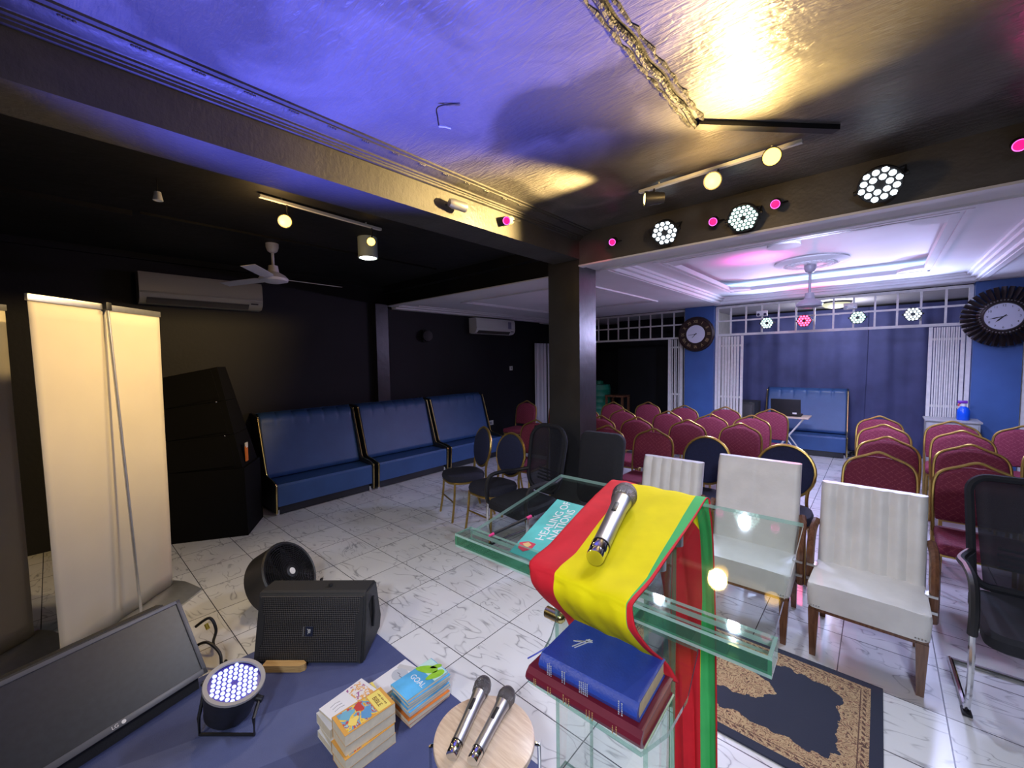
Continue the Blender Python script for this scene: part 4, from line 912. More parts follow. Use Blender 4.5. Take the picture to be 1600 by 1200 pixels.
# cream armchairs
def cream_chair(label, loc, rz, w=0.47, top=0.88, channels=True, depth=0.44):
    t = thing('cream_armchair', label, 'armchair', loc, rz, 'cream leather armchairs')
    fy = -depth/2; by = depth/2 - 0.06
    out = rrect(w, depth, 0.035, 4)
    b = MB(); b.loft([[(x*s*(1.0 if y < 0 else 0.97), y, z) for x, y in out] for s, z in ((0.985, 0.285), (1.0, 0.295), (1.015, 0.39), (1.0, 0.412), (0.95, 0.420), (0.6, 0.424))]); b.build('seat', M_WHITELEATHER, t)
    H0 = 0.40; lean = lambda z: by + (z - H0)*0.22
    def front(u, v):
        z = H0 + (top - H0)*v; x = (u - 0.5)*w*0.97
        r = 0.016*abs(math.sin(u*PI*6)) if channels else 0.004*(1 - math.exp(-((u-0.5)/0.02)**2))
        e = 0.02*(max(0, abs(2*u - 1) - 0.9)/0.1)**2 + 0.02*(max(0, v - 0.94)/0.06)**2
        return (x, lean(z) - 0.035 - r + e, z)
    def back(u, v):
        z = H0 + (top - H0)*v; return ((u - 0.5)*w*0.97, lean(z) + 0.035 - 0.015*(max(0, abs(2*u-1)-0.9)/0.1)**2, z)
    nu, nv = (61 if channels else 41), 12
    b = MB(); bm = b.bm
    F = [[bm.verts.new(V(front(i/(nu-1), j/(nv-1)))) for j in range(nv)] for i in range(nu)]
    B = [[bm.verts.new(V(back(i/(nu-1), j/(nv-1)))) for j in range(nv)] for i in range(nu)]
    for i in range(nu-1):
        for j in range(nv-1):
            bm.faces.new((F[i][j], F[i+1][j], F[i+1][j+1], F[i][j+1])); bm.faces.new((B[i][j], B[i][j+1], B[i+1][j+1], B[i+1][j]))
        bm.faces.new((F[i][nv-1], F[i+1][nv-1], B[i+1][nv-1], B[i][nv-1])); bm.faces.new((F[i][0], B[i][0], B[i+1][0], F[i+1][0]))
    for j in range(nv-1):
        bm.faces.new((F[0][j], F[0][j+1], B[0][j+1], B[0][j])); bm.faces.new((F[nu-1][j], B[nu-1][j], B[nu-1][j+1], F[nu-1][j+1]))
    for f in bm.faces: f.smooth = True
    b.build('backrest', M_WHITELEATHER, t, angle=55)
    b = MB(); b.box((0, 0.0, 0.274), (w*0.96, depth*0.94, 0.024)); b.build('seat_rail', M_BROWNWOOD, t)
    b = MB()
    for s in (-1, 1):
        for k in range(5): b.ball((s*(w*0.485 - 0.012*k), fy - 0.002, 0.298), 0.004, u=6, v=4)
    b.build('nail_heads', M_ALU, t)
    for s in (-1, 1):
        x = s*(w/2 - 0.03)
        b = MB(); b.loft([[(x + dx*k, fy + 0.03 + dy*k, z) for dx, dy in ((-1, -1), (1, -1), (1, 1), (-1, 1))] for k, z in ((0.014, 0.0), (0.024, 0.27))]); b.build('leg', M_BROWNWOOD, t)
        b = MB(); b.loft([[(x + dx*k, by + 0.04 + oy + dy*k, z) for dx, dy in ((-1, -1), (1, -1), (1, 1), (-1, 1))] for k, z, oy in ((0.014, 0.0, 0.07), (0.022, 0.28, 0.0))]); b.build('leg', M_BROWNWOOD, t)
        xa = s*(w/2 + 0.019); path = smooth_path([(xa, by - 0.10, 0.27), (xa, by - 0.12, 0.40), (xa, by - 0.10, 0.52), (xa, by - 0.02, 0.60), (xa - s*0.01, lean(0.64), 0.64)], 5)
        b = MB(); b.tube(path, 0.021, 8); ar = b.build('arm', M_BROWNWOOD, t)
        b = MB(); b.box((xa - s*0.012, by - 0.115, 0.335), (0.052, 0.055, 0.014)); b.box((xa - s*0.012, by - 0.118, 0.42), (0.05, 0.052, 0.012)); b.build('arm_band', M_ALU, ar)
    return t
cream_chair('narrow cream armchair with ribbed back, behind the mic on the lectern', (-1.19, 2.96, 0), rad(1))
cream_chair('tall cream armchair with plain seamed back, seen through the lectern glass', (-0.605, 2.95, 0), rad(1), w=0.51, top=0.965, channels=False)
cream_chair('cream armchair with ribbed back and brown legs beside the floral rug', (-0.02, 2.955, 0), rad(-1), w=0.49)

# blue vinyl benches
def bench(label, L):
    """back along local -x plane, faces +x; length along y"""
    t = thing('booth_bench', label, 'bench', group='blue vinyl booth benches'); hw = L/2 - 0.025
    b = MB(); n = 6
    def fn(u, v):
        y = -hw + 2*hw*u
        c = (u*n) % 1.0; rib = max(0.0, 1 - abs(c - 0.5)*2); rib = 0.014*(1 - (1 - rib)**6)*max(0, min(1, (v - 0.80)/0.12))
        z = 0.36 + 0.72*v; x = 0.40 - 0.20*v
        if v > 0.93: x -= 0.05*((v - 0.93)/0.07)**2
        return (x + rib, y, z + (rib*0.8 if v > 0.95 else 0))
    b.grid(fn, 73, 15)
    b.grid(lambda u, v: (0.15 - 0.13*v, -hw + 2*hw*u, 1.08 + 0.011 - 0.03*v), 2, 3)
    b.build('backrest', M_BLUELEATHER, t, angle=50, thick=0.012)
    b = MB(); b.prism([(0.36, 0.345), (0.66, 0.335), (0.70, 0.345), (0.715, 0.32), (0.705, 0.10), (0.36, 0.10)], Matrix(((1, 0, 0, 0), (0, 0, 1, -hw), (0, 1, 0, 0), (0, 0, 0, 1))), 2*hw); b.build('seat', M_BLUELEATHER, t, angle=30)
    b = MB(); b.box((0.36, 0, 0.055), (0.62, 2*hw - 0.04, 0.09)); b.build('plinth', M_BENCHSIDE, t)
    side = [(0.0, 0.03), (0.70, 0.03), (0.725, 0.345), (0.62, 0.375), (0.45, 0.395), (0.425, 0.42), (0.245, 1.03), (0.22, 1.06), (0.0, 1.09)]
    for s in (-1, 1):
        b = MB(); y0 = s*L/2 - (0.025 if s > 0 else 0); b.prism(side, Matrix(((1, 0, 0, 0), (0, 0, 1, y0), (0, 1, 0, 0), (0, 0, 0, 1))), 0.025); sp_ = b.build('side_panel', M_BENCHSIDE, t)
        b = MB(); yy = s*(L/2 - 0.006); b.tube([(0.232, yy, 1.045), (0.43, yy, 0.43), (0.455, yy, 0.402), (0.62, yy, 0.382), (0.72, yy, 0.352), (0.728, yy, 0.33), (0.708, yy, 0.03)], 0.009, 7); b.ball((0.232, yy, 1.05), 0.014); b.ball((0.728, yy, 0.345), 0.012); b.build('brass_edge', M_BRASS, sp_)
    b = MB()
    for s in (-1, 1): b.cyl((0.66, s*(L/2 - 0.03), 0.0), (0.66, s*(L/2 - 0.03), 0.06), 0.02)
    b.build('foot', M_CHROME, t)
    return t
bn = bench('blue booth bench nearest the black speaker stack on the left wall', 1.17); bn.location = (-5.585, 2.145, 0)
copy_tree(bn, (-5.585, 3.375, 0), 0, 'middle blue booth bench of the three on the left wall')
copy_tree(bn, (-5.585, 4.60, 0), 0, 'blue booth bench by the wall socket, furthest along left wall')
copy_tree(bn, (-0.97, 9.05, 0), rad(-90 + 3), 'blue booth bench alone in front of the blue grey curtain')

# ------------------------------------------------------------------ back of the hall
t = thing('folding_table', 'small folding table with crossed white legs under the laptop', 'table', (-1.08, 7.86, 0))
b = MB(); b.box((0, 0, 0.70), (0.58, 0.42, 0.02), bevel=0.004); b.build('table_top', M_BEECH, t)
for s in (-1, 1):
    b = MB(); b.tube([(-0.24, s*0.16, 0.012), (0.22, s*0.16, 0.69)], 0.010, 7); b.build('leg', M_WHITEMETAL, t)
    b = MB(); b.tube([(0.24, s*0.14, 0.012), (-0.22, s*0.14, 0.69)], 0.010, 7); b.build('leg', M_WHITEMETAL, t)
t = thing('laptop', 'open black laptop with white sticker on the folding table', 'laptop', (-1.10, 7.86, 0.712))
b = MB(); b.box((0, 0.04, 0.011), (0.40, 0.26, 0.022), bevel=0.004); b.build('keyboard_base', M_BLACKPL, t)
b = MB(); b.box((0, -0.125, 0.145), (0.40, 0.014, 0.265), rot=(rad(12), 0, 0), bevel=0.004); b.build('screen_lid', M_BLACKPL, t)
b = MB(); b.box((0.12, -0.115, 0.052), (0.055, 0.004, 0.026), rot=(rad(12), 0, 0)); b.build('sticker', M_LETTERW, t)
t = thing('speaker_cabinet', 'dark speaker box in the corner behind the left folding gate', 'speaker', (-1.86, 8.40, 0))
b = MB(); b.box((0, 0, 0.43), (0.5, 0.5, 0.86), bevel=0.015); b.build('cabinet', M_BLACKMT, t)
b = MB(); b.box((0, -0.252, 0.43), (0.44, 0.012, 0.78), bevel=0.004); b.build('grille', M_GRILLE, t)
t = thing('grey_cabinet', 'grey cabinet standing before the right folding gate', 'cabinet', (0.66, 7.22, 0))
gm = mat('grey cabinet laminate', (0.36, 0.36, 0.36), 0.5, var=0.06)
b = MB(); b.box((0, 0, 0.455), (0.44, 0.34, 0.80), bevel=0.004); b.build('body', gm, t)
b = MB(); b.box((0, 0, 0.865), (0.47, 0.37, 0.022), bevel=0.004); b.build('top', gm, t)
b = MB(); b.box((0, 0.01, 0.03), (0.40, 0.30, 0.06)); b.build('plinth', M_BLACKPL, t)
b = MB(); b.box((0, -0.175, 0.455), (0.41, 0.012, 0.76), bevel=0.003); dr = b.build('door', gm, t)
b = MB(); b.tube([(0.15, -0.182, 0.50), (0.15, -0.20, 0.51), (0.15, -0.20, 0.59), (0.15, -0.182, 0.60)], 0.005, 6); b.build('handle', M_ALU, dr)
t = thing('spray_bottle', 'blue cleaner spray bottle with red and violet trigger on grey cabinet', 'spray bottle', (0.755, 7.20, 0.876))
b = MB(); b.lathe([(0, 0), (0.05, 0), (0.055, 0.01), (0.055, 0.11), (0.04, 0.145), (0.018, 0.165), (0, 0.165)], 20); b.build('bottle', mat('blue cleaner liquid', (0.01, 0.10, 0.75), 0.2), t)
b = MB(); b.lathe([(0, 0.163), (0.022, 0.163), (0.022, 0.195), (0, 0.195)], 16); b.build('collar', M_WHITEPL, t)
b = MB(); b.box((-0.01, 0, 0.215), (0.085, 0.03, 0.035), bevel=0.008); b.build('spray_head', mat('violet trigger plastic', (0.16, 0.03, 0.40), 0.4), t)
b = MB(); b.tube([(-0.025, 0, 0.20), (-0.04, 0, 0.185), (-0.042, 0, 0.165)], 0.008, 6); b.build('trigger', mat('red trigger plastic', (0.6, 0.03, 0.05), 0.4), t)
t = thing('green_drum', 'ribbed green plastic drum partly behind the column', 'drum', (-4.62, 8.05, 0))
gd = mat('green drum plastic', (0.01, 0.20, 0.12), 0.45)
pr = [(0, 0), (0.25, 0)]; 
for k in range(8): pr += [(0.25, 0.02 + k*0.135), (0.262, 0.05 + k*0.135), (0.25, 0.09 + k*0.135)]
pr += [(0.24, 1.10), (0, 1.11)]
b = MB(); b.lathe(pr, 28); b.build('barrel', gd, t)
b = MB(); b.lathe([(0, 1.10), (0.10, 1.10), (0.10, 1.17), (0.05, 1.19), (0, 1.19)], 18); b.build('cap', gd, t)
t = thing('wooden_stool', 'brown wooden stool standing behind the maroon chairs near green drum', 'stool', (-4.12, 7.95, 0))
b = MB(); b.box((0, 0, 0.88), (0.42, 0.34, 0.04), bevel=0.008); b.build('seat', M_BROWNWOOD, t)
for sx in (-1, 1):
    for sy in (-1, 1):
        b = MB(); b.box((sx*0.18, sy*0.14, 0.43), (0.04, 0.04, 0.86)); b.build('leg', M_BROWNWOOD, t)
b = MB(); b.box((0, -0.14, 0.3), (0.36, 0.025, 0.04)); b.box((0, 0.14, 0.3), (0.36, 0.025, 0.04)); b.build('stretcher', M_BROWNWOOD, t)
t = thing('cable_heap', 'heap of dark cable on the floor right of the lone blue bench', 'cable', (-0.27, 8.72, 0)); b = MB()
for k in range(5):
    b.tube([(0.07*math.cos(a*0.7+k) + 0.02*k - 0.04, 0.10*math.sin(a*0.7+k*0.8), 0.012 + 0.014*k + 0.01*math.sin(a*2)) for a in range(10)], 0.008, 6)
b.build('coil', M_BLACKPL, t)

# ================================================================== STAGE FOREGROUND
b = MB(); b.box((0, 0, 0), (1.95, 2.75, 0.008)); o = b.build('stage_carpet', carpet_mat()); o.location = (-1.69, -0.125, 0.005); tag(o, 'two tone blue carpet on the stage under books and speaker', 'carpet')
HXR, HYR = 0.60, 0.39
b = MB(); b.box((0, 0, 0), (2*HXR, 2*HYR, 0.010), bevel=0.003); o = b.build('floral_rug', rug_mat(HXR, HYR)); o.location = (-0.543, 2.292, 0.006); tag(o, 'dark blue rug with tan floral border on the tiles', 'rug')

# ------------------------------------------------------------------ glass lectern and what is on it
LX, LY, LR = -0.486, 1.0, rad(1.2)
lec = thing('glass_lectern', 'clear glass lectern with green edges draped with a striped cloth', 'lectern', (LX, LY, 0), LR)
def plate_z(y): return 1.202 + (y + 0.225) / 0.443 * 0.060
def slab_glass(b, x0, x1, y0, y1, zf, th):
    """sheet whose top follows zf(y); broad faces clear (0), edges green (1)"""
    c = [(x0, y0), (x1, y0), (x1, y1), (x0, y1)]
    lo = [b.bm.verts.new(V((x, y, zf(y) - th))) for x, y in c]; hi = [b.bm.verts.new(V((x, y, zf(y)))) for x, y in c]
    b.bm.faces.new(lo[::-1]).material_index = 0; b.bm.faces.new(hi).material_index = 0
    for k in range(4): b.bm.faces.new((lo[k], lo[(k+1) % 4], hi[(k+1) % 4], hi[k])).material_index = 1
def vglass(b, c, s, thin):
    """upright sheet: box whose two faces along axis `thin` are clear"""
    n0 = len(b.bm.faces); b.box(c, s); b.bm.faces.ensure_lookup_table(); b.bm.normal_update()
    for f in list(b.bm.faces)[n0:]: f.material_index = 0 if abs(f.normal[thin]) > 0.9 else 1
GM = [M_GLASS, M_GLASSRIM]; GE = [M_GLASS, M_GLASSPALE]
b = MB(); slab_glass(b, -0.36, 0.36, -0.228, 0.218, plate_z, 0.010); b.build('top_sheet', GM, lec, angle=20)
b = MB(); slab_glass(b, -0.368, 0.368, -0.285, -0.226, lambda y: 1.211, 0.006); b.build('ledge_top', GM, lec, angle=20)
b = MB(); vglass(b, (0, -0.2825, 1.193), (0.736, 0.006, 0.024), 2); b.build('ledge_front', [M_GLASSRIM, M_GLASSEDGE], lec, angle=20)
b = MB(); slab_glass(b, -0.368, 0.368, -0.285, -0.226, lambda y: 1.181, 0.006); b.build('ledge_bottom', GM, lec, angle=20)
for s in (-1, 1):
    b = MB(); vglass(b, (s*0.365, -0.256, 1.193), (0.006, 0.058, 0.036), 0); b.build('ledge_end', GM, lec, angle=20)
for x in (-0.176, 0.083):
    b = MB(); vglass(b, (x, 0.012, 0.60), (0.012, 0.19, 1.14), 0); b.build('side_panel', GE, lec, angle=20)
b = MB(); vglass(b, (-0.046, 0.10, 0.60), (0.245, 0.010, 1.14), 1); b.build('back_panel', GE, lec, angle=20)
b = MB(); slab_glass(b, -0.43, 0.40, 0.04, 0.335, lambda y: 0.026, 0.014); b.build('base_sheet', GE, lec, angle=20)
b = MB(); b.box((-0.06, 0.185, 0.035), (0.66, 0.26, 0.012), bevel=0.003); b.build('base_cover', mat('grey brushed base plate', (0.34, 0.35, 0.37), 0.35, metal=0.5), lec)
sh = [(-0.06, -0.36), (0.192, -0.367), (0.214, -0.30), (0.216, -0.20), (0.19, -0.04), (-0.18, -0.04), (-0.10, -0.22)]
b = MB(); b.prism(sh, Matrix.Translation((0, 0, 0.996)), 0.010)
for f in b.bm.faces: f.material_index = 0 if len(f.verts) > 4 else 1
b.build('shelf', GE, lec, angle=20)
for x, y in ((0.10, -0.05), (0.10, 0.07), (-0.19, -0.05), (-0.19, 0.07)):
    b = MB(); b.cyl((x, y, plate_z(y) - 0.055), (x, y, plate_z(y) - 0.010), 0.018, seg=18); b.build('standoff', M_CHROME, lec)
for x, y, z in ((0.10, -0.07, 0.945), (-0.19, -0.07, 0.945), (0.10, 0.05, 0.35)):
    b = MB(); b.cyl((x-0.03, y, z), (x+0.012, y, z), 0.016, seg=16); b.ball((x+0.016, y, z), 0.016); b.build('brass_knob', M_BRASS, lec)

def world_part(b, name, m, root, **kw):
    o = b.build(name, m, root, **kw); o.matrix_parent_inverse = root.matrix_world.inverted(); return o
# striped cloth (red, yellow, green, red lining)
M_CR = mat('red cloth', (0.62, 0.018, 0.030), 0.75, spec=0.2, var=0.08, vscale=20)
M_CY = mat('yellow cloth', (0.82, 0.69, 0.004), 0.8, spec=0.15, var=0.06, vscale=14)
M_CG = mat('green cloth', (0.06, 0.44, 0.12), 0.75, spec=0.2, var=0.06, vscale=14)
rows = [  # y, z, x0, x1, end of red, end of yellow, end of green (fractions)
 (1.268, 0.055, -0.445, -0.322, 0.62, 0.62, 0.97), (1.268, 0.55, -0.465, -0.330, 0.64, 0.64, 0.97), (1.266, 0.95, -0.50, -0.338, 0.74, 0.74, 0.985), (1.262, 1.16, -0.56, -0.346, 0.80, 0.80, 0.985),
 (1.255, 1.245, -0.64, -0.355, 0.40, 0.84, 0.985), (1.232, 1.272, -0.660, -0.360, 0.24, 0.90, 0.99), (1.10, 1.256, -0.645, -0.352, 0.25, 0.905, 0.985), (0.93, 1.236, -0.620, -0.343, 0.27, 0.925, 0.98), (0.80, 1.222, -0.598, -0.336, 0.29, 0.955, 0.975),
 (0.712, 1.221, -0.582, -0.333, 0.29, 0.955, 0.965), (0.697, 1.208, -0.578, -0.331, 0.28, 0.95, 0.955), (0.700, 1.172, -0.574, -0.324, 0.25, 0.93, 0.935), (0.738, 1.12, -0.566, -0.314, 0.21, 0.93, 0.935), (0.790, 1.065, -0.552, -0.300, 0.15, 0.92, 0.925), (0.812, 1.02, -0.545, -0.286, 0.14, 0.90, 0.905)]
def lerp_rows(s):
    k = min(len(rows) - 2, int(s)); f = s - k
    p = [rows[max(0, k-1)], rows[k], rows[k+1], rows[min(len(rows)-1, k+2)]]
    return [0.5*(2*p[1][i] + (p[2][i]-p[0][i])*f + (2*p[0][i]-5*p[1][i]+4*p[2][i]-p[3][i])*f*f + (-p[0][i]+3*p[1][i]-3*p[2][i]+p[3][i])*f**3) if i < 2 else p[1][i] + (p[2][i]-p[1][i])*f for i in range(7)]
seg = [(0, 12), (12, 34), (34, 40), (40, 43)]; NU, NV = 43, 85
def cloth(u, v):
    r = lerp_rows(v*(len(rows) - 1)); i = u*NU
    brk = [0, r[4], r[5], r[6], 1]
    for q, (a, c) in enumerate(seg):
        if i <= c or q == 3:
            f = brk[q] + (brk[q+1] - brk[q])*(i - a)/(c - a); break
    hang = 0.7 if v*(len(rows)-1) < 4 else (0.21 if v*(len(rows)-1) > 10 else 0.10)
    wob = 0.012*hang*(math.sin(f*17 + v*3) + 0.4*math.sin(f*41 + v*9))
    zz = 0.0015*math.sin(f*23 + v*31)*(1 if hang < 0.2 else 0)
    return (r[2] + (r[3] - r[2])*f, r[0] + wob*(1 if hang > 0.2 else 0.0), r[1] + zz)
b = MB(); b.grid(cloth, NU+1, NV, midx=lambda i, j: 0 if i < 12 else 1 if i < 34 else 2 if i < 40 else 0)
o = b.build('striped_cloth', [M_CR, M_CY, M_CG], None, angle=80, thick=0.003); tag(o, 'red, yellow and green striped cloth draped over the glass lectern', 'cloth')

# handheld microphones
M_MICBODY = mat('polished grey metal', (0.50, 0.51, 0.53), 0.38, metal=0.95)
M_MICDARK = mat('gunmetal grille', (0.16, 0.15, 0.15), 0.35, metal=0.9, bump=0.6, bscale=420)
def microphone(label, tail, head, R=0.0185, group=None, grip=0):
    tail, head = V(tail), V(head); L = (head - tail).length; z = head - tail
    t = thing('microphone', label, 'microphone', M=frame(tail, (0.05, -0.1, 1), z), group=group)
    b = MB(); b.lathe([(0, 0), (R*0.86, 0.0), (R*0.92, 0.006), (R*0.92, 0.016), (R*0.88, 0.017), (R*0.88, 0.022), (R*0.94, 0.024), (R*0.94, L*0.13)], 22); b.build('end_cap', M_CHROME, t)
    b = MB(); b.lathe([(R*1.0, L*0.13), (R*1.02, L*0.135), (R*1.0, L*0.14)], 22); b.build('ring', M_BLACKPL, t)
    b = MB(); b.lathe([(R*0.94, L*0.14), (R*0.96, L*0.40), (R*1.08, L*0.66), (R*1.18, L*0.74), (R*1.25, L*0.765)], 24); b.build('body', M_MICBODY, t)
    b = MB(); b.lathe([(R*1.25, L*0.765), (R*1.40, L*0.78), (R*1.50, L*0.82), (R*1.54, L*0.865), (R*1.60, L*0.87), (R*1.60, L*0.885), (R*1.54, L*0.89), (R*1.45, L*0.93), (R*1.15, L*0.97), (R*0.7, L*0.995), (0, L)], 26); b.build('grille', M_MICDARK, t)
    b = MB(); b.box((R*0.98, 0, L*0.56), (0.006, 0.012, 0.045), bevel=0.002); b.build('switch', M_BLACKPL, t)
    return t
microphone('silver microphone lying on the yellow cloth of the lectern', (-0.449, 0.762, 1.248), (-0.540, 1.105, 1.297), R=0.0215)

# leaflet, pen on the lectern
def sheet_frame(root): return Matrix()
def quad_sheet(b, P):
    b.bm.faces.new([b.bm.verts.new(V(p)) for p in P])
t = thing('leaflet', 'turquoise printed leaflet on the lectern glass beside the red cloth', 'leaflet', (-0.672, 0.895, 1.222))
sl = 0.060/0.443
def lz(y): return (y - 0.89)*sl + 0.0015 - 0.003
b = MB(); c4 = [(-0.070, 0.14), (0.030, 0.14), (0.075, -0.155), (-0.006, -0.155)]
b.loft([[(x, y, lz(y + 0.89) + dz) for x, y in c4] for dz in (0.0, 0.0015)]); 
pp = b.build('paper', mat('turquoise print', (0.10, 0.50, 0.46), 0.5, var=0.25, vscale=9), t)
tilt = Matrix.Rotation(math.atan(sl), 4, 'X')
def on_leaf(x, y, ang): return Matrix.Translation((x, y, lz(y + 0.89) + 0.0022)) @ tilt @ Matrix.Rotation(rad(ang), 4, 'Z')
lettering('title', 'HEALING OF', 0.034, on_leaf(0.000, 0.03, 104), M_LETTERW, pp, 0.0003, sx=1.15)
lettering('title', 'NATIONS', 0.034, on_leaf(0.032, 0.02, 104), M_LETTERW, pp, 0.0003, sx=1.15)
b = MB(); b.prism([(-0.022, 0.012), (0.0, 0.020), (0.022, 0.012), (0.018, -0.012), (0.0, -0.026), (-0.018, -0.012)], on_leaf(0.015, -0.115, 20), 0.0006); b.build('shield_emblem', mat('red print', (0.60, 0.05, 0.09), 0.5), t)
b = MB(); b.prism([(-0.013, 0.004), (0.0, 0.013), (0.012, 0.002), (0.002, -0.012)], on_leaf(0.015, -0.112, 20) @ Matrix.Translation((0, 0, 0.0006)), 0.0004); b.build('shield_motif', mat('gold print', (0.7, 0.5, 0.2), 0.5), t)
t = thing('pen', 'black pen with pink ends lying on the lectern glass', 'pen', (-0.755, 0.83, 1.217), rad(-8))
b = MB(); b.cyl((0, -0.06, -0.005), (0, 0.06, 0.005), 0.004, seg=10); b.build('barrel', M_BLACKPL, t)
pk = mat('pink plastic', (0.75, 0.05, 0.22), 0.4)
b = MB(); b.cyl((0, -0.075, -0.0065), (0, -0.06, -0.005), 0.003, 0.0045, seg=10); b.build('tip', pk, t)
b = MB(); b.cyl((0, 0.06, 0.005), (0, 0.078, 0.0068), 0.0048, seg=10); b.build('end', pk, t)

# ------------------------------------------------------------------ books
t_cover = {}
def book(label, loc, rz, L, Wd, T, cover, pages, group=None, name='book', spine=None, hard=0.0, over=0.0):
    """length L along local y, width Wd along local x, spine at -x; z from 0 to T"""
    t = thing(name, label, 'book', loc, rz, group); ct = 0.0025 if hard == 0 else hard
    b = MB()
    if hard:
        pts = [(Wd/2, 0)] + [(-Wd/2 + 0.006, 0)] + [(-Wd/2 - 0.004, T*0.25), (-Wd/2 - 0.007, T*0.5), (-Wd/2 - 0.004, T*0.75)] + [(-Wd/2 + 0.006, T), (Wd/2, T), (Wd/2, T-ct), (-Wd/2+0.008, T-ct), (-Wd/2+0.002, T*0.5), (-Wd/2+0.008, ct), (Wd/2, ct)]
    else:
        pts = [(Wd/2, 0), (-Wd/2, 0), (-Wd/2, T), (Wd/2, T), (Wd/2, T-ct*0.5), (-Wd/2+ct*0.5, T-ct*0.5), (-Wd/2+ct*0.5, ct*0.5), (Wd/2, ct*0.5)]
    b.prism(pts, Matrix(((1, 0, 0, 0), (0, 0, 1, -L/2), (0, 1, 0, 0), (0, 0, 0, 1))), L); cv = b.build('cover', cover, t, angle=30); t_cover[t.name] = cv
    m = hard*1.2 if hard else 0.0008
    b = MB(); b.box((m*0.2 + 0.002, 0, T/2), (Wd - 2*m - 0.004, L - 2*m, T - 2*(ct if hard else ct*0.5))); b.build('pages', pages, t)
    return t
M_BIBLUE = mat('blue leatherette', (0.018, 0.050, 0.30), 0.38, var=0.10, vscale=30, bump=0.08, bscale=240)
M_MAROON = mat('maroon leatherette', (0.14, 0.012, 0.026), 0.34, var=0.12, vscale=20)
M_SILVERP = mat('silver foil print', (0.62, 0.64, 0.72), 0.35, metal=0.4)
M_GOLDP = mat('gold foil print', (0.66, 0.42, 0.16), 0.35, metal=0.4)
# two thick books on the lectern shelf: spine toward the speaker
bb = book('thick blue leather bible with gilt pages on top of the maroon book', (-0.400, 0.706, 1.046), rad(90 + 3.0), 0.205, 0.138, 0.036, M_BIBLUE, M_PAGESGOLD, hard=0.0022)
def foil_marks(parent, groups, xs, zmid, h, m):
    # rows of tiny foil strokes across the spine, too small to read
    for y, n, gap in groups:
        b = MB()
        for k in range(n):
            q = -h/2 + h*0.04
            while q < h/2:
                ln = random.uniform(0.0012, 0.0035); b.box((xs, y - gap*k, zmid + q + ln/2), (0.0006, 0.0016 + 0.0012*random.random(), ln*0.8)); q += ln + 0.0012
        b.build('spine_print', m, parent)
foil_marks(t_cover[bb.name], ((0.080, 3, 0.004), (0.046, 2, 0.005), (0.008, 5, 0.004), (-0.070, 2, 0.006)), -0.0766, 0.018, 0.024, M_SILVERP)
b = MB()
for k in range(5): b.box((0.010 + 0.004*k, 0.050 + 0.010*math.cos(k), 0.0363), (0.003, 0.020 - 0.002*k, 0.0006), rot=(0, 0, 0.5))
b.tube([(-0.012, 0.062, 0.0363), (0.030, 0.043, 0.0363)], 0.0012, 5); b.tube([(-0.012, 0.056, 0.0363), (0.030, 0.037, 0.0363)], 0.0012, 5)
b.build('cover_emblem', M_SILVERP, t_cover[bb.name])
b = MB(); b.tube(smooth_path([(-0.02, 0.100, 0.022), (-0.03, 0.112, 0.022), (-0.05, 0.128, 0.012), (-0.055, 0.145, -0.002)], 4), 0.0016, 5); b.build('ribbon', mat('blue ribbon', (0.05, 0.07, 0.45), 0.6), bb)
rb = book('maroon hardback book under the blue bible on the lectern shelf', (-0.408, 0.706, 1.012), rad(90 + 2.0), 0.245, 0.155, 0.032, M_MAROON, mat('red page edges', (0.36, 0.07, 0.04), 0.5, var=0.1), hard=0.0024)
foil_marks(t_cover[rb.name], ((0.100, 2, 0.004), (0.066, 2, 0.006), (0.030, 3, 0.006), (-0.020, 3, 0.006), (-0.072, 2, 0.007)), -0.0848, 0.015, 0.015, M_GOLDP)
t = thing('paper_sheet', 'loose pale green papers sticking out under the maroon book', 'paper', (-0.402, 0.715, 1.0068))
b = MB(); b.box((0, 0, 0.0015), (0.235, 0.145, 0.003), rot=(0, 0, 0.03)); b.build('lower_sheet', mat('pale green paper', (0.55, 0.66, 0.42), 0.7, var=0.2, vscale=20), t)
b = MB(); b.box((0.010, 0.03, 0.0036), (0.19, 0.11, 0.0012), rot=(0, 0, -0.05)); b.build('upper_sheet', mat('white paper', (0.70, 0.72, 0.74), 0.7), t)

# books on the carpet
def art(name, colors, sc=26.0):
    m, t, bs = nt(name); tc = t.nodes.new('ShaderNodeTexCoord')
    n = t.nodes.new('ShaderNodeTexNoise'); n.inputs['Scale'].default_value = sc; n.inputs['Detail'].default_value = 1.5; n.inputs['Distortion'].default_value = 1.2; lk(t, tc.outputs['Object'], n.inputs['Vector'])
    k = len(colors); r = ramp(t, [(0.28 + 0.44*i/(k-1), c) for i, c in enumerate(colors)]); r.color_ramp.interpolation = 'CONSTANT'
    lk(t, n.outputs['Fac'], r.inputs[0]); lk(t, r.outputs[0], bs.inputs['Base Color']); bs.inputs['Roughness'].default_value = 0.35; return m
M_BIBART = art('painted cover scene', [(0.62, 0.30, 0.05), (0.80, 0.55, 0.08), (0.14, 0.34, 0.52), (0.50, 0.07, 0.06), (0.25, 0.55, 0.62), (0.78, 0.62, 0.35)])
M_ORANGEC = mat('orange cover', (0.66, 0.34, 0.07), 0.4)
M_YELLOWP = mat('yellow title panel', (0.82, 0.68, 0.16), 0.4)
M_WHITEC = mat('white glossy cover', (0.74, 0.74, 0.76), 0.35)
M_SKY = mat('sky blue cover', (0.10, 0.42, 0.72), 0.35, var=0.35, vscale=6)
M_BRN = mat('brown ink', (0.16, 0.07, 0.02), 0.6)
M_LEAF = mat('leaf green print', (0.28, 0.56, 0.04), 0.4, var=0.15, vscale=30)
Z0 = 0.010
tops = []
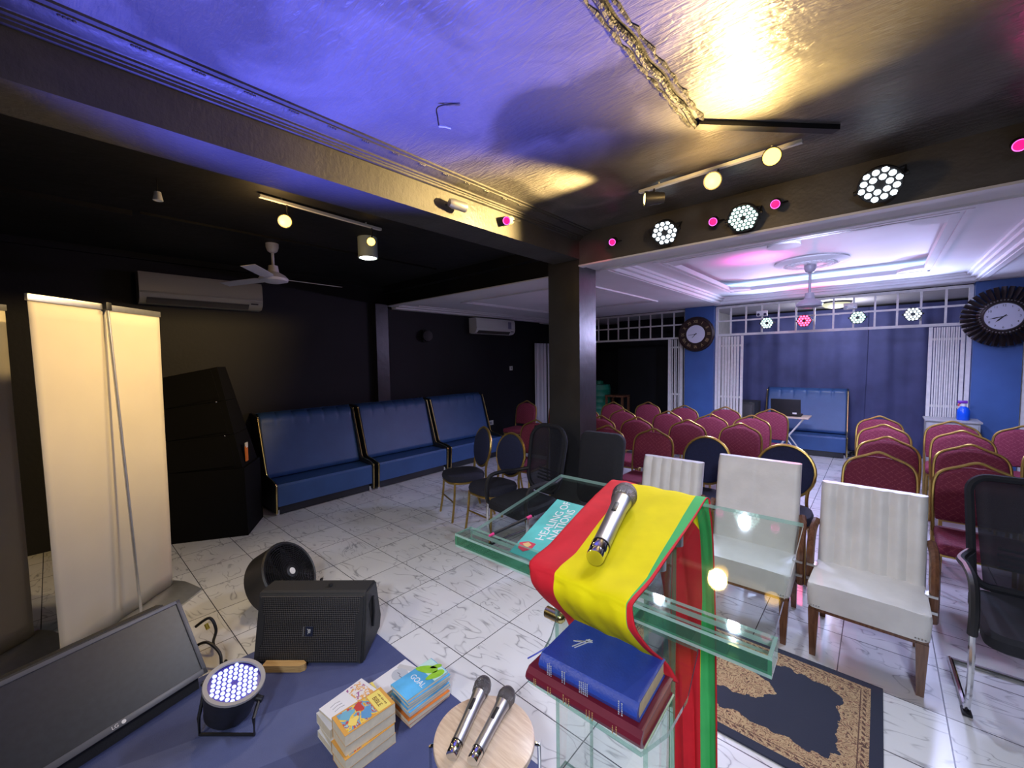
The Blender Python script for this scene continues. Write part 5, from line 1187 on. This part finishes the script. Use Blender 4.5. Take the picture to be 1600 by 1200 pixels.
for k, (dx, dy, dr) in enumerate(((0.0, 0.0, 0), (0.004, -0.006, 1), (-0.004, 0.004, -1.5), (0.0, 0.002, -1))):
    lab = ('painted paperback bible at the very bottom of the front book stack', 'second painted paperback bible from the bottom of the front stack', 'painted paperback bible just under the top one of front stack', 'topmost paperback bible with yellow title panel on the front stack')[k]
    bk = book(lab, (-1.605 + dx, 0.812 + dy, Z0 + 0.046*k), rad(-1.5 + dr), 0.222, 0.128, 0.045, M_ORANGEC, M_PAGES, 'paperback bibles in the front stack', 'paperback_bible')
    zt = 0.0452
    b = MB(); b.box((0, -0.03, zt), (0.112, 0.130, 0.0008)); b.build('cover_picture', M_BIBART, t_cover[bk.name])
    b = MB(); b.box((0, 0.068, zt), (0.112, 0.058, 0.0008)); b.build('title_panel', M_YELLOWP, t_cover[bk.name])
    if k == 3:
        lettering('title', 'BIBLE', 0.027, Matrix.Translation((0, 0.060, zt + 0.0008)), M_BRN, t_cover[bk.name], 0.0003)
        b = MB()
        for q in range(9): b.box((-0.036 + 0.009*q, 0.083, zt + 0.0006), (0.0055, 0.0015 + 0.004*(q % 3 > 0), 0.0006))
        b.build('title_line', M_BRN, t_cover[bk.name])
        for q, (x, y, c, s) in enumerate(((-0.03, -0.01, (0.52, 0.05, 0.05), 0.030), (0.02, 0.0, (0.10, 0.30, 0.55), 0.034), (0.02, -0.055, (0.85, 0.65, 0.15), 0.026), (-0.028, -0.06, (0.16, 0.42, 0.56), 0.03))):
            b = MB(); b.prism([(s*(0.8 + 0.25*math.sin(3*a + q))*math.cos(a), s*(0.8 + 0.3*math.cos(2*a + q))*math.sin(a)) for a in [2*PI*i/14 for i in range(14)]], Matrix.Translation((x, y, zt + 0.0005 + 0.0001*q)), 0.0003); b.build('painted_shape', mat('print colour %s' % 'abcd'[q], c, 0.4), t_cover[bk.name])
# white and picture booklets behind them
for k, (lab, dx, dy, r, art_) in enumerate((('white booklet lowest in the pile left of the bible stack', 0.0, 0.0, 3, 0), ('white booklet second from the bottom left of the bible stack', 0.008, 0.004, -2, 0), ('thick white booklet third in the pile left of the bible stack', -0.006, 0.0, 2, 0), ('top white booklet with faint grey figures left of the bible stack', 0.004, 0.01, 8, 1))):
    T = (0.03, 0.03, 0.045, 0.014)[k]; z = Z0 + (0, 0.031, 0.062, 0.1215)[k]
    bk = book(lab, (-1.762 + dx, 0.815 + dy, z), rad(-2 + r), 0.215, 0.135, T, M_WHITEC, M_PAGES, 'white booklets left of the bible stack', 'booklet')
    if art_:
        b = MB(); b.box((0, 0.055, T + 0.0003), (0.118, 0.075, 0.0006)); b.build('cover_picture', art('orange cover scene', [(0.75, 0.70, 0.66), (0.72, 0.38, 0.12), (0.75, 0.72, 0.70), (0.35, 0.12, 0.30), (0.78, 0.55, 0.15)], 30), t_cover[bk.name])
        b = MB()
        for q in range(3): b.tube([(-0.03 + 0.018*q, -0.075, T + 0.0004), (-0.034 + 0.018*q, -0.05, T + 0.0004), (-0.028 + 0.018*q, -0.03, T + 0.0004)], 0.002, 5)
        b.build('grey_figures', mat('faint grey print', (0.45, 0.46, 0.47), 0.5), t_cover[bk.name])
bk = book('yellow edged picture booklet just under the top white booklet beside bibles', (-1.745, 0.842, Z0 + 0.108), rad(-8), 0.215, 0.13, 0.012, M_YELLOWP, M_PAGES, None, 'booklet')
b = MB(); b.box((0, 0.02, 0.0124), (0.115, 0.15, 0.0008)); b.build('cover_picture', art('violet cover scene', [(0.78, 0.72, 0.68), (0.30, 0.18, 0.40), (0.80, 0.76, 0.72), (0.70, 0.40, 0.10)], 34), t_cover[bk.name])
# blue GOAL stack
zz = Z0
for k, (lab, T, c) in enumerate((('brown orange book at the bottom of the blue booklet stack', 0.018, mat('rust cover', (0.36, 0.10, 0.05), 0.5)), ('bright orange book second from the bottom of the blue stack', 0.020, mat('vivid orange cover', (0.72, 0.20, 0.03), 0.45)))):
    book(lab, (-1.622 + 0.006*k, 1.118 - 0.004*k, zz), rad(1.0 - 3*k), 0.235, 0.142, T, c, M_PAGES, None, 'book'); zz += T + 0.001
for k in range(6):
    T = 0.0135
    lab = ('blue booklet lowest of the six above the orange books', 'blue booklet second of the six above the orange books', 'blue booklet third of the six above the orange books', 'blue booklet fourth of the six above the orange books', 'blue booklet just under the top one of the blue stack', 'top blue booklet with green leaves and the word GOAL')[k]
    bk = book(lab, (-1.628 + 0.004*math.sin(k*2.1), 1.122 + 0.006*math.cos(k*1.7) , zz), rad(-1.5 + 1.8*math.sin(k*1.3)), 0.235, 0.140, T, M_SKY, M_PAGES, 'blue booklets in the stack', 'booklet'); zz += T + 0.001
    if k == 5:
        lettering('title', 'GOAL', 0.042, Matrix.Translation((0.008, -0.018, T + 0.0005)), M_LETTERW, t_cover[bk.name], 0.0003, sx=0.9)
        b = MB(); b.box((0, 0.075, T + 0.0003), (0.138, 0.078, 0.0005)); b.build('pale_band', mat('pale mint print', (0.50, 0.72, 0.66), 0.4, var=0.2, vscale=12), t_cover[bk.name])
        for x, y, a, s in ((-0.022, 0.055, 35, 0.058), (0.040, 0.060, 78, 0.050), (-0.002, 0.098, 60, 0.03)):
            b = MB(); b.prism([(s*math.cos(t_), 0.42*s*math.sin(t_)*(1 + 0.3*math.cos(t_))) for t_ in [2*PI*i/16 for i in range(16)]], Matrix.Translation((x, y, T + 0.0008)) @ Matrix.Rotation(rad(a), 4, 'Z'), 0.0004); b.build('leaf_print', M_LEAF, t_cover[bk.name])
# white booklets beside it
for k, (lab, dx, dy, r) in enumerate((('white booklet under the grey patterned one beside the blue stack', 0.0, 0.0, 0), ('white booklet with grey swirl print left of the blue stack', -0.012, -0.016, 4))):
    bk = book(lab, (-1.782 + dx, 1.085 + dy, Z0 + 0.036*k), rad(-1 + r), 0.24, 0.118, 0.035, M_WHITEC, M_PAGES, 'white booklets beside the blue stack', 'booklet')
    if k:
        b = MB(); b.prism([(0.045*math.cos(a), 0.04*math.sin(a)) for a in [2*PI*i/20 for i in range(20)]], Matrix.Translation((0.010, 0.035, 0.0353)), 0.0004); b.build('grey_swirl', mat('silver grey print', (0.48, 0.51, 0.55), 0.4), t_cover[bk.name])
        b = MB(); b.box((0.0, 0.085, 0.0353), (0.10, 0.03, 0.0006), rot=(0, 0, 0.4)); b.build('grey_band', mat('mid grey print', (0.55, 0.54, 0.53), 0.4), t_cover[bk.name])
        b = MB()
        for q in range(6): b.box((-0.008 + 0.008*q, 0.036 - 0.008*(q > 2) - 0.0, 0.0358), (0.006, 0.004, 0.0005))
        b.build('title_line', mat('dark ink', (0.12, 0.12, 0.16), 0.6), t_cover[bk.name])

# ------------------------------------------------------------------ stool with two microphones
SX, SY, SZ = -0.958, 0.905, 0.42
st = thing('round_stool', 'round pale wooden stool with steel legs holding two microphones', 'stool', (SX, SY, 0))
b = MB(); b.lathe([(0, SZ-0.032), (0.150, SZ-0.032), (0.166, SZ-0.026), (0.170, SZ-0.014), (0.168, SZ-0.004), (0.160, SZ), (0, SZ)], 48); b.build('seat', M_BEECH, st, angle=50)
for k in range(4):
    a = rad(42 + 90*k); c, s = math.cos(a), math.sin(a)
    b = MB(); b.tube(smooth_path([(0.150*c, 0.150*s, SZ-0.034), (0.178*c, 0.178*s, SZ-0.036), (0.184*c, 0.184*s, SZ-0.06), (0.183*c, 0.183*s, 0.2), (0.18*c, 0.18*s, 0.010)], 4), 0.0065, 8); b.build('leg', M_CHROME, st)
microphone('grey handheld microphone at the left on the wooden stool', (-0.968, 0.770, SZ+0.022), (-1.098, 1.052, SZ+0.034), R=0.0205, group='microphones on the stool')
microphone('grey handheld microphone at the right on the wooden stool', (-0.905, 0.800, SZ+0.022), (-0.992, 1.075, SZ+0.034), R=0.0205, group='microphones on the stool')

# ------------------------------------------------------------------ floor speaker, wood block, fan, LED can, screen
JO = V((-2.55, 0.65, 0.010)); jd = V((0.759, 0.651, 0)).normalized(); jn = V((0.651, -0.759, 0)).normalized()
JM = Matrix((jd, -jn, V((0, 0, 1)))).transposed().to_4x4(); JM.translation = JO   # local x along the front, local y to the back
js = thing('floor_monitor_speaker', 'black wedge stage speaker with perforated grille lying on the carpet', 'speaker', M=JM)
WJ = 0.625
sec = [(0.0, 0.0), (0.27, 0.03), (0.30, 0.10), (0.235, 0.355), (0.095, 0.365), (0.085, 0.355)]
MX = Matrix(((0, 0, 1, 0), (1, 0, 0, 0), (0, 1, 0, 0), (0, 0, 0, 1)))
b = MB(); b.prism([(y + 0.012, z) for y, z in sec], MX, WJ); bmesh.ops.bevel(b.bm, geom=b.bm.edges[:], offset=0.010, segments=2, affect='EDGES')
for f in b.bm.faces: f.smooth = True
b.build('cabinet', M_BLACKMT, js)
gm_ = frame((WJ/2, 0.0545, 0.178), (1, 0, 0), (0, -0.97, 0.235)); b = MB(); b.box((0, 0, 0), (1, 1, 1), bevel=0.0)
for v in b.bm.verts: v.co = gm_ @ V((v.co.x*0.585, v.co.y*0.335, v.co.z*0.02))
jg = b.build('grille', M_GRILLE, js)
fr_ = frame((WJ/2, 0.0475, 0.178), (1, 0, 0), (0, -0.97, 0.235)); 
for sx in (-1, 1):
    b = MB(); b.prism([(sx*0.296, 0.172), (sx*0.276, 0.160), (sx*0.276, 0.09), (sx*0.258, 0.07), (sx*0.258, -0.07), (sx*0.276, -0.09), (sx*0.276, -0.160), (sx*0.296, -0.172)][::sx], fr_, 0.008); b.build('grille_frame', M_BLACKMT, js)
b = MB(); b.prism(rrect(0.042, 0.05, 0.004), fr_ @ Matrix.Translation((0.0, -0.01, 0.004)), 0.003); b.build('badge', mat('badge dark blue', (0.02, 0.025, 0.05), 0.3), jg)
b = MB(); b.prism(rrect(0.006, 0.05, 0.002), fr_ @ Matrix.Translation((-0.032, -0.01, 0.004)), 0.003); b.build('badge_bar', M_ALU, jg)
lettering('badge_text', 'JBL', 0.021, fr_ @ Matrix.Translation((0.0, -0.01, 0.0075)) @ Matrix.Rotation(rad(-90), 4, 'Z'), M_LETTERW, jg, 0.0005)
b = MB(); b.prism(rrect(0.05, 0.15, 0.015), Matrix.Translation((WJ + 0.0005, 0.155, 0.215)) @ Matrix.Rotation(rad(15), 4, 'X') @ Matrix(((0, 0, 1, 0), (1, 0, 0, 0), (0, 1, 0, 0), (0, 0, 0, 1))), 0.002); b.build('handle_hole_shade', mat('handle hole shade', (0.004, 0.004, 0.004), 0.9), js)  # flat dark plate, the shade of the handle hole as colour
b = MB(); b.tube([(WJ + 0.008, 0.15, 0.13), (WJ + 0.014, 0.155, 0.215), (WJ + 0.008, 0.165, 0.30)], 0.008, 7); b.build('handle_bar', M_BLACKPL, js)
b = MB(); b.lathe([(0, 0), (0.013, 0), (0.011, 0.008), (0, 0.008)], 14, Matrix.Translation((WJ*0.62, 0.16, 0.37))); b.build('rigging_plug', M_BLACKPL, js)
o = MB(); o.prism([(-0.113, -0.022), (0.095, -0.022), (0.115, -0.008), (0.115, 0.008), (0.095, 0.022), (-0.113, 0.022)], Matrix.Translation((0, 0, 0)), 0.036)
o = o.build('wood_block', M_BLOCKWOOD); c = JO + jd*0.205 + jn*0.026; o.location = (c.x, c.y, 0.0095); o.rotation_euler = (0, 0, math.atan2(jd.y, jd.x)); tag(o, 'rough wooden block set against the lower front of the wedge speaker', 'wood block')
# drum fan
fz = V((0.68, 0.45, 0.52)).normalized(); FM = frame((-3.00, 1.02, 0.235), (0.1, 1, 0), fz)
ff = thing('drum_fan', 'black round floor fan standing behind the wedge speaker', 'fan', M=FM); R = 0.215
b = MB(); b.lathe([(R*0.92, -0.165), (R, -0.15), (R, 0.0), (R*1.02, 0.012), (R*0.98, 0.022), (R*0.93, 0.018), (R*0.90, 0.0), (R*0.90, -0.15)], 48); b.build('housing', M_BLACKPL, ff)
b = MB()
for k in range(11):
    r = R*(0.22 + 0.068*k); z = 0.012 + 0.012*(1 - (r/R)**2); b.tube([(r*math.cos(2*PI*i/40), r*math.sin(2*PI*i/40), z) for i in range(40)], 0.0026, 4, closed=True)
for k in range(44):
    a = 2*PI*k/44; b.tube([(R*0.18*math.cos(a), R*0.18*math.sin(a), 0.024), (R*0.93*math.cos(a+0.35), R*0.93*math.sin(a+0.35), 0.014)], 0.0014, 4)
b.build('front_grille', mat('black wire', (0.012, 0.012, 0.013), 0.35), ff)
b = MB(); b.lathe([(0, 0.032), (R*0.10, 0.032), (R*0.19, 0.028), (R*0.20, 0.018)], 26); b.build('hub_cap', M_BLACKPL, ff)
b = MB(); b.lathe([(0, 0.0335), (R*0.105, 0.0335), (R*0.105, 0.031)], 22); b.build('badge', M_LETTERW, ff)
for k in range(5):
    M = Matrix.Rotation(2*PI*k/5, 4, 'Z'); b = MB(); b.loft([[M @ V((R*0.15, -0.02, -0.06)), M @ V((R*0.15, 0.03, -0.02)), M @ V((R*0.15, 0.032, -0.022)), M @ V((R*0.15, -0.018, -0.063))], [M @ V((R*0.86, -0.085, -0.07)), M @ V((R*0.86, 0.07, -0.02)), M @ V((R*0.86, 0.072, -0.023)), M @ V((R*0.86, -0.083, -0.073))]]); b.build('blade', mat('black fan blade', (0.012, 0.012, 0.013), 0.4), ff)
b = MB(); b.lathe([(0, -0.10), (R*0.9, -0.10), (R*0.9, -0.104), (0, -0.104)], 40); b.build('rear_grille', M_BLACKMT, ff)
inv = FM.inverted(); b = MB()
for s in (-1, 1): b.tube([inv @ V(p) for p in smooth_path([(-3.02 + 0.0, 1.05 + s*0.19, 0.085), (-3.03, 1.05 + s*0.20, 0.08), (-3.05, 1.05 + s*0.17, 0.012), (-3.0, 1.05 + s*0.10, 0.012)], 4)], 0.010, 7)
b.build('stand', M_BLACKPL, ff)
# LED can lying on the carpet, shining up
PL = V((-2.180, 0.488, 0.214)); pz = V((0.29, 0.13, 0.94)).normalized(); PM = frame(PL, jd, pz)
pc = thing('stage_light', 'LED can on the carpet glowing violet white upward', 'stage light', M=PM); R = 0.118
b = MB(); b.lathe([(R*0.93, 0.006), (R*1.04, 0.004), (R*1.05, -0.004), (R*0.98, -0.02), (R*0.92, -0.07), (R*0.82, -0.15), (R*0.60, -0.185), (0, -0.19)], 40); b.build('housing', M_BLACKPL, pc)
b = MB(); b.lathe([(R*0.88, 0.0), (R*0.89, 0.008), (R*1.035, 0.009), (R*1.05, 0.0)], 40); b.build('trim_ring', mat('grey ring enamel', (0.30, 0.29, 0.30), 0.45), pc)
b = MB(); b.lathe([(0, -0.004), (R*0.89, -0.004), (R*0.89, -0.008), (0, -0.008)], 40); b.build('lens_plate', mat('deep blue lens plate', (0.05, 0.04, 0.35), 0.2), pc)
b = MB(); q = 0
for x, y in hex_spots(4, R*0.20):
    b.ball((x, y, -0.001), R*0.078, (1, 1, 0.7), 10, 6); q += 1
b.build('led_cluster', M_LEDB, pc)
inv = PM.inverted(); yb = MB(); jj = jd
foot = PL + V((0.03, -0.055, 0)); P1 = PM @ V((R*1.08, 0, -0.05)); P0 = PM @ V((-R*1.08, 0, -0.05))
def strap(b, pts, w=0.016, th=0.004):
    b.tube([inv @ V(p) for p in pts], 0.0075, 6)
f1 = foot + jj*0.135; f0 = foot - jj*0.115
strap(yb, [P1, (f1.x, f1.y, 0.095), (f1.x, f1.y, 0.018), (f0.x, f0.y, 0.018), (f0.x, f0.y, 0.095), P0]); ybk = yb.build('bracket', M_BLACKPL, pc)
for P in (P0, P1):
    b = MB(); q = inv @ V(P); b.cyl(q - V((0.014, 0, 0)), q + V((0.014, 0, 0)), 0.014, seg=12); b.build('knob', M_BLACKPL, ybk)
sp_ = spot('floor_light_beam', (-2.17, 0.49, 0.235), (-1.25, 0.78, 2.8), (0.12, 0.13, 1.0), 1600, 54, 0.85, 0.05)

# screen lying back on its stand
TO = V((-2.56, 0.458, 0.085)); td = V((0.29, -0.957, 0)).normalized(); tn = V((0.957, 0.29, 0)).normalized()
upv = (V((-0.216, -0.065, 0.333)) + V((0, 0, 0))).normalized(); TW, TH = 0.70, 0.405
TM = Matrix((-td, upv, (-td).cross(upv))).transposed().to_4x4(); TM.translation = TO + td*TW
tv = thing('monitor', 'flat black screen with silver bottom bezel propped back on the stage floor', 'monitor', M=TM)
b = MB(); b.box((TW/2, TH/2, -0.022), (TW, TH, 0.044), bevel=0.006); b.build('back_shell', M_BLACKPL, tv)
b = MB(); bz = 0.019
for c, s in (((TW/2, TH - bz/2, 0.004), (TW, bz, 0.008)), ((TW/2, 0.014, 0.004), (TW, 0.028, 0.008)), ((bz/2, TH/2, 0.004), (bz, TH, 0.008)), ((TW - bz/2, TH/2, 0.004), (bz, TH, 0.008))): b.box(c, s, bevel=0.002)
bzl = b.build('bezel', mat('grey bezel plastic', (0.10, 0.105, 0.125), 0.42), tv)
b = MB(); b.box((TW/2, TH/2 + 0.005, 0.001), (TW - 2*bz, TH - 0.047, 0.002)); b.build('screen', mat('dusty dark screen', (0.022, 0.024, 0.030), 0.34, var=0.15, vscale=40), tv)
b = MB(); b.lathe([(0, 0), (0.008, 0), (0.008, 0.0015), (0, 0.0015)], 20, Matrix.Translation((TW*0.515, 0.014, 0.008))); b.build('logo_disc', M_LETTERW, bzl)
lettering('logo', 'LG', 0.020, Matrix.Translation((TW*0.515 - 0.030, 0.014, 0.0085)) @ Matrix.Rotation(PI, 4, 'Z') @ Matrix.Rotation(PI, 4, 'Z'), M_LETTERW, bzl, 0.0004)
inv = TM.inverted(); b = MB()
q = [TO + td*0.03 - tn*0.0, TO + td*(TW - 0.03)]
def wedge(a): return [a + V((0, 0, -0.074)) + tn*0.035, a + tn*0.030 + V((0, 0, -0.012)), a - tn*0.02 + V((0, 0, -0.012)), a - tn*0.26 + V((0, 0, 0.30)), a - tn*0.33 + V((0, 0, 0.28)), a - tn*0.33 + V((0, 0, -0.074))]
w0, w1 = wedge(q[0] + td*0.0 - tn*0.06), wedge(q[1] - tn*0.06)
b.loft([[inv @ p for p in w0], [inv @ p for p in w1]]); b.build('stand', M_BLACKMT, tv, angle=25)
t = thing('cable', 'black cables with a yellow plug looping beside the propped screen', 'cable', (-2.82, 0.51, 0))
b = MB(); b.tube(smooth_path([(-0.10, -0.03, 0.16), (-0.06, 0.03, 0.20), (-0.02, 0.05, 0.14), (-0.05, 0.04, 0.06), (-0.10, 0.05, 0.012)], 5), 0.008, 7); b.tube(smooth_path([(0.0, -0.06, 0.10), (0.06, -0.01, 0.13), (0.13, 0.03, 0.08), (0.16, 0.03, 0.016), (0.12, 0.06, 0.013)], 5), 0.008, 7); b.build('lead', M_BLACKPL, t)
b = MB(); b.cyl((-0.075, 0.015, 0.165), (-0.055, 0.02, 0.14), 0.010, seg=10); b.build('yellow_plug', mat('yellow plug', (0.75, 0.55, 0.03), 0.4), t)

# ------------------------------------------------------------------ banner stands and speaker stack
def banner(label, right_base, d, top_shift, w=0.80, h=2.02, pole=True, reach=0.0):
    """right_base: floor point of the right end; d: unit direction toward the left end; leans by top_shift"""
    d = V(d).normalized(); n = V((d.y, -d.x, 0)); n = n if n.x > 0 else -n      # n points to the viewer side
    c = V(right_base) + d*w/2; M = Matrix((d, n, V((0, 0, 1)))).transposed().to_4x4(); M.translation = (c.x, c.y, 0)
    t = thing('roll_up_banner', label, 'banner', M=M, group='blank backs of roll up banners'); sh = V((d.dot(V(top_shift)), n.dot(V(top_shift)), 0))
    b = MB(); prof = [(-0.06, 0.0), (0.17, 0.0), (0.17, 0.012), (0.10, 0.05), (0.05, 0.075), (-0.03, 0.085), (-0.06, 0.07)]
    b.prism(prof, Matrix(((0, 0, 1, -w/2 - 0.05), (1, 0, 0, 0), (0, 1, 0, 0), (0, 0, 0, 1))), w + 0.10); b.build('base', M_ALU, t, angle=30)
    def f(u, v):
        z = 0.085 + (h - 0.085)*v; return ((u - 0.5)*w + sh.x*v, sh.y*v + 0.004*math.sin(u*9)*(1 - v) + 0.004*math.sin(u*23 + v*5)*(1-v), z)
    b = MB(); b.grid(f, 24, 20); b.build('fabric', M_BANNER, t, angle=80, thick=0.002)
    b = MB(); b.box((sh.x, sh.y, h - 0.008), (w + 0.01, 0.016, 0.034), bevel=0.003); b.build('top_rail', M_ALU, t)
    if pole:
        b = MB(); b.cyl((0.0, 0.10, 0.05), (sh.x + 0.0, sh.y + 0.018, h - 0.01), 0.008, seg=12); b.build('pole', M_ALU, t)
        b = MB(); b.box((sh.x, sh.y + 0.016, h - 0.004), (0.035, 0.03, 0.045), bevel=0.004); b.build('pole_clip', M_BLACKPL, t)
        b = MB(); b.cyl((0.0, 0.10, 0.045), (0.0, 0.10, 0.075), 0.014, seg=12); b.build('pole_socket', M_BLACKPL, t)
    return t
banner('cream back of a roll up banner with a slanting pole, beside the speaker stack', (-3.805, 0.510, 0), (0.549, -0.561, 0), (0.235, -0.01, 0), w=0.775)
banner('cream back of a roll up banner cut by the left edge of the photo', (-3.72, -0.150, 0), (0.549, -0.561, 0), (0.06, 0.0, 0), w=0.775, pole=False)

P0 = V((-4.56, 1.222, 0)); su = V((-0.525, -0.851, 0)); sn = V((0.851, -0.525, 0))
SM = Matrix((su, -sn, V((0, 0, 1)))).transposed().to_4x4(); SM.translation = P0
ss = thing('speaker_stack', 'tall black loudspeaker stack with an orange tag, left of blue benches', 'speaker', M=SM)
def taper(b, x0, x1, y0, y1, z0, X0, X1, Y0, Y1, z1): b.loft([[(x0, y0, z0), (x1, y0, z0), (x1, y1, z0), (x0, y1, z0)], [(X0, Y0, z1), (X1, Y0, z1), (X1, Y1, z1), (X0, Y1, z1)]])
b = MB(); taper(b, 0.02, 1.02, 0.0, 0.50, 0.0, 0.03, 1.02, 0.02, 0.52, 0.66); b.build('subwoofer', M_STACK, ss, angle=25)
zs = (0.66, 0.99, 1.32, 1.65)
for k in range(3):
    b = MB(); a = 0.07*k; c = 0.07*(k + 1); taper(b, 0.05 + a, 1.0, 0.04 + a*0.6, 0.50 - a*0.55, zs[k] + 0.004, 0.05 + c, 1.0, 0.04 + c*0.6, 0.50 - c*0.55, zs[k+1])
    for v in b.bm.verts:
        if v.co.x > 0.6 and v.co.z > zs[k] + 0.1: v.co.z -= 0.05*(k + 1)
        elif v.co.x > 0.6: v.co.z -= 0.05*k
    b.build('top_cabinet', M_STACK, ss, angle=25)
    b = MB(); taper(b, 0.10 + a, 0.95, 0.030 + a*0.6, 0.06 + a*0.6, zs[k] + 0.03, 0.10 + c, 0.95, 0.030 + c*0.6, 0.06 + c*0.6, zs[k+1] - 0.03)
    for v in b.bm.verts:
        if v.co.x > 0.6: v.co.z -= 0.05*(k + 0.8)
    b.build('grille', M_STACK, ss, angle=25)
for k in (0, 1):
    b = MB(); b.ball((0.13 + 0.07*(k+1), 0.045 + 0.042*(k+1), zs[k+1] - 0.01), 0.010, u=10, v=6); b.build('rigging_pin', M_CHROME, ss)
b = MB(); b.box((0.045, 0.16, 0.78), (0.012, 0.055, 0.15)); b.build('orange_tag', mat('orange tag', (0.75, 0.20, 0.03), 0.5), ss)
b = MB(); b.box((0.043, 0.16, 0.865), (0.012, 0.05, 0.05)); b.build('white_tag', M_LETTERW, ss)
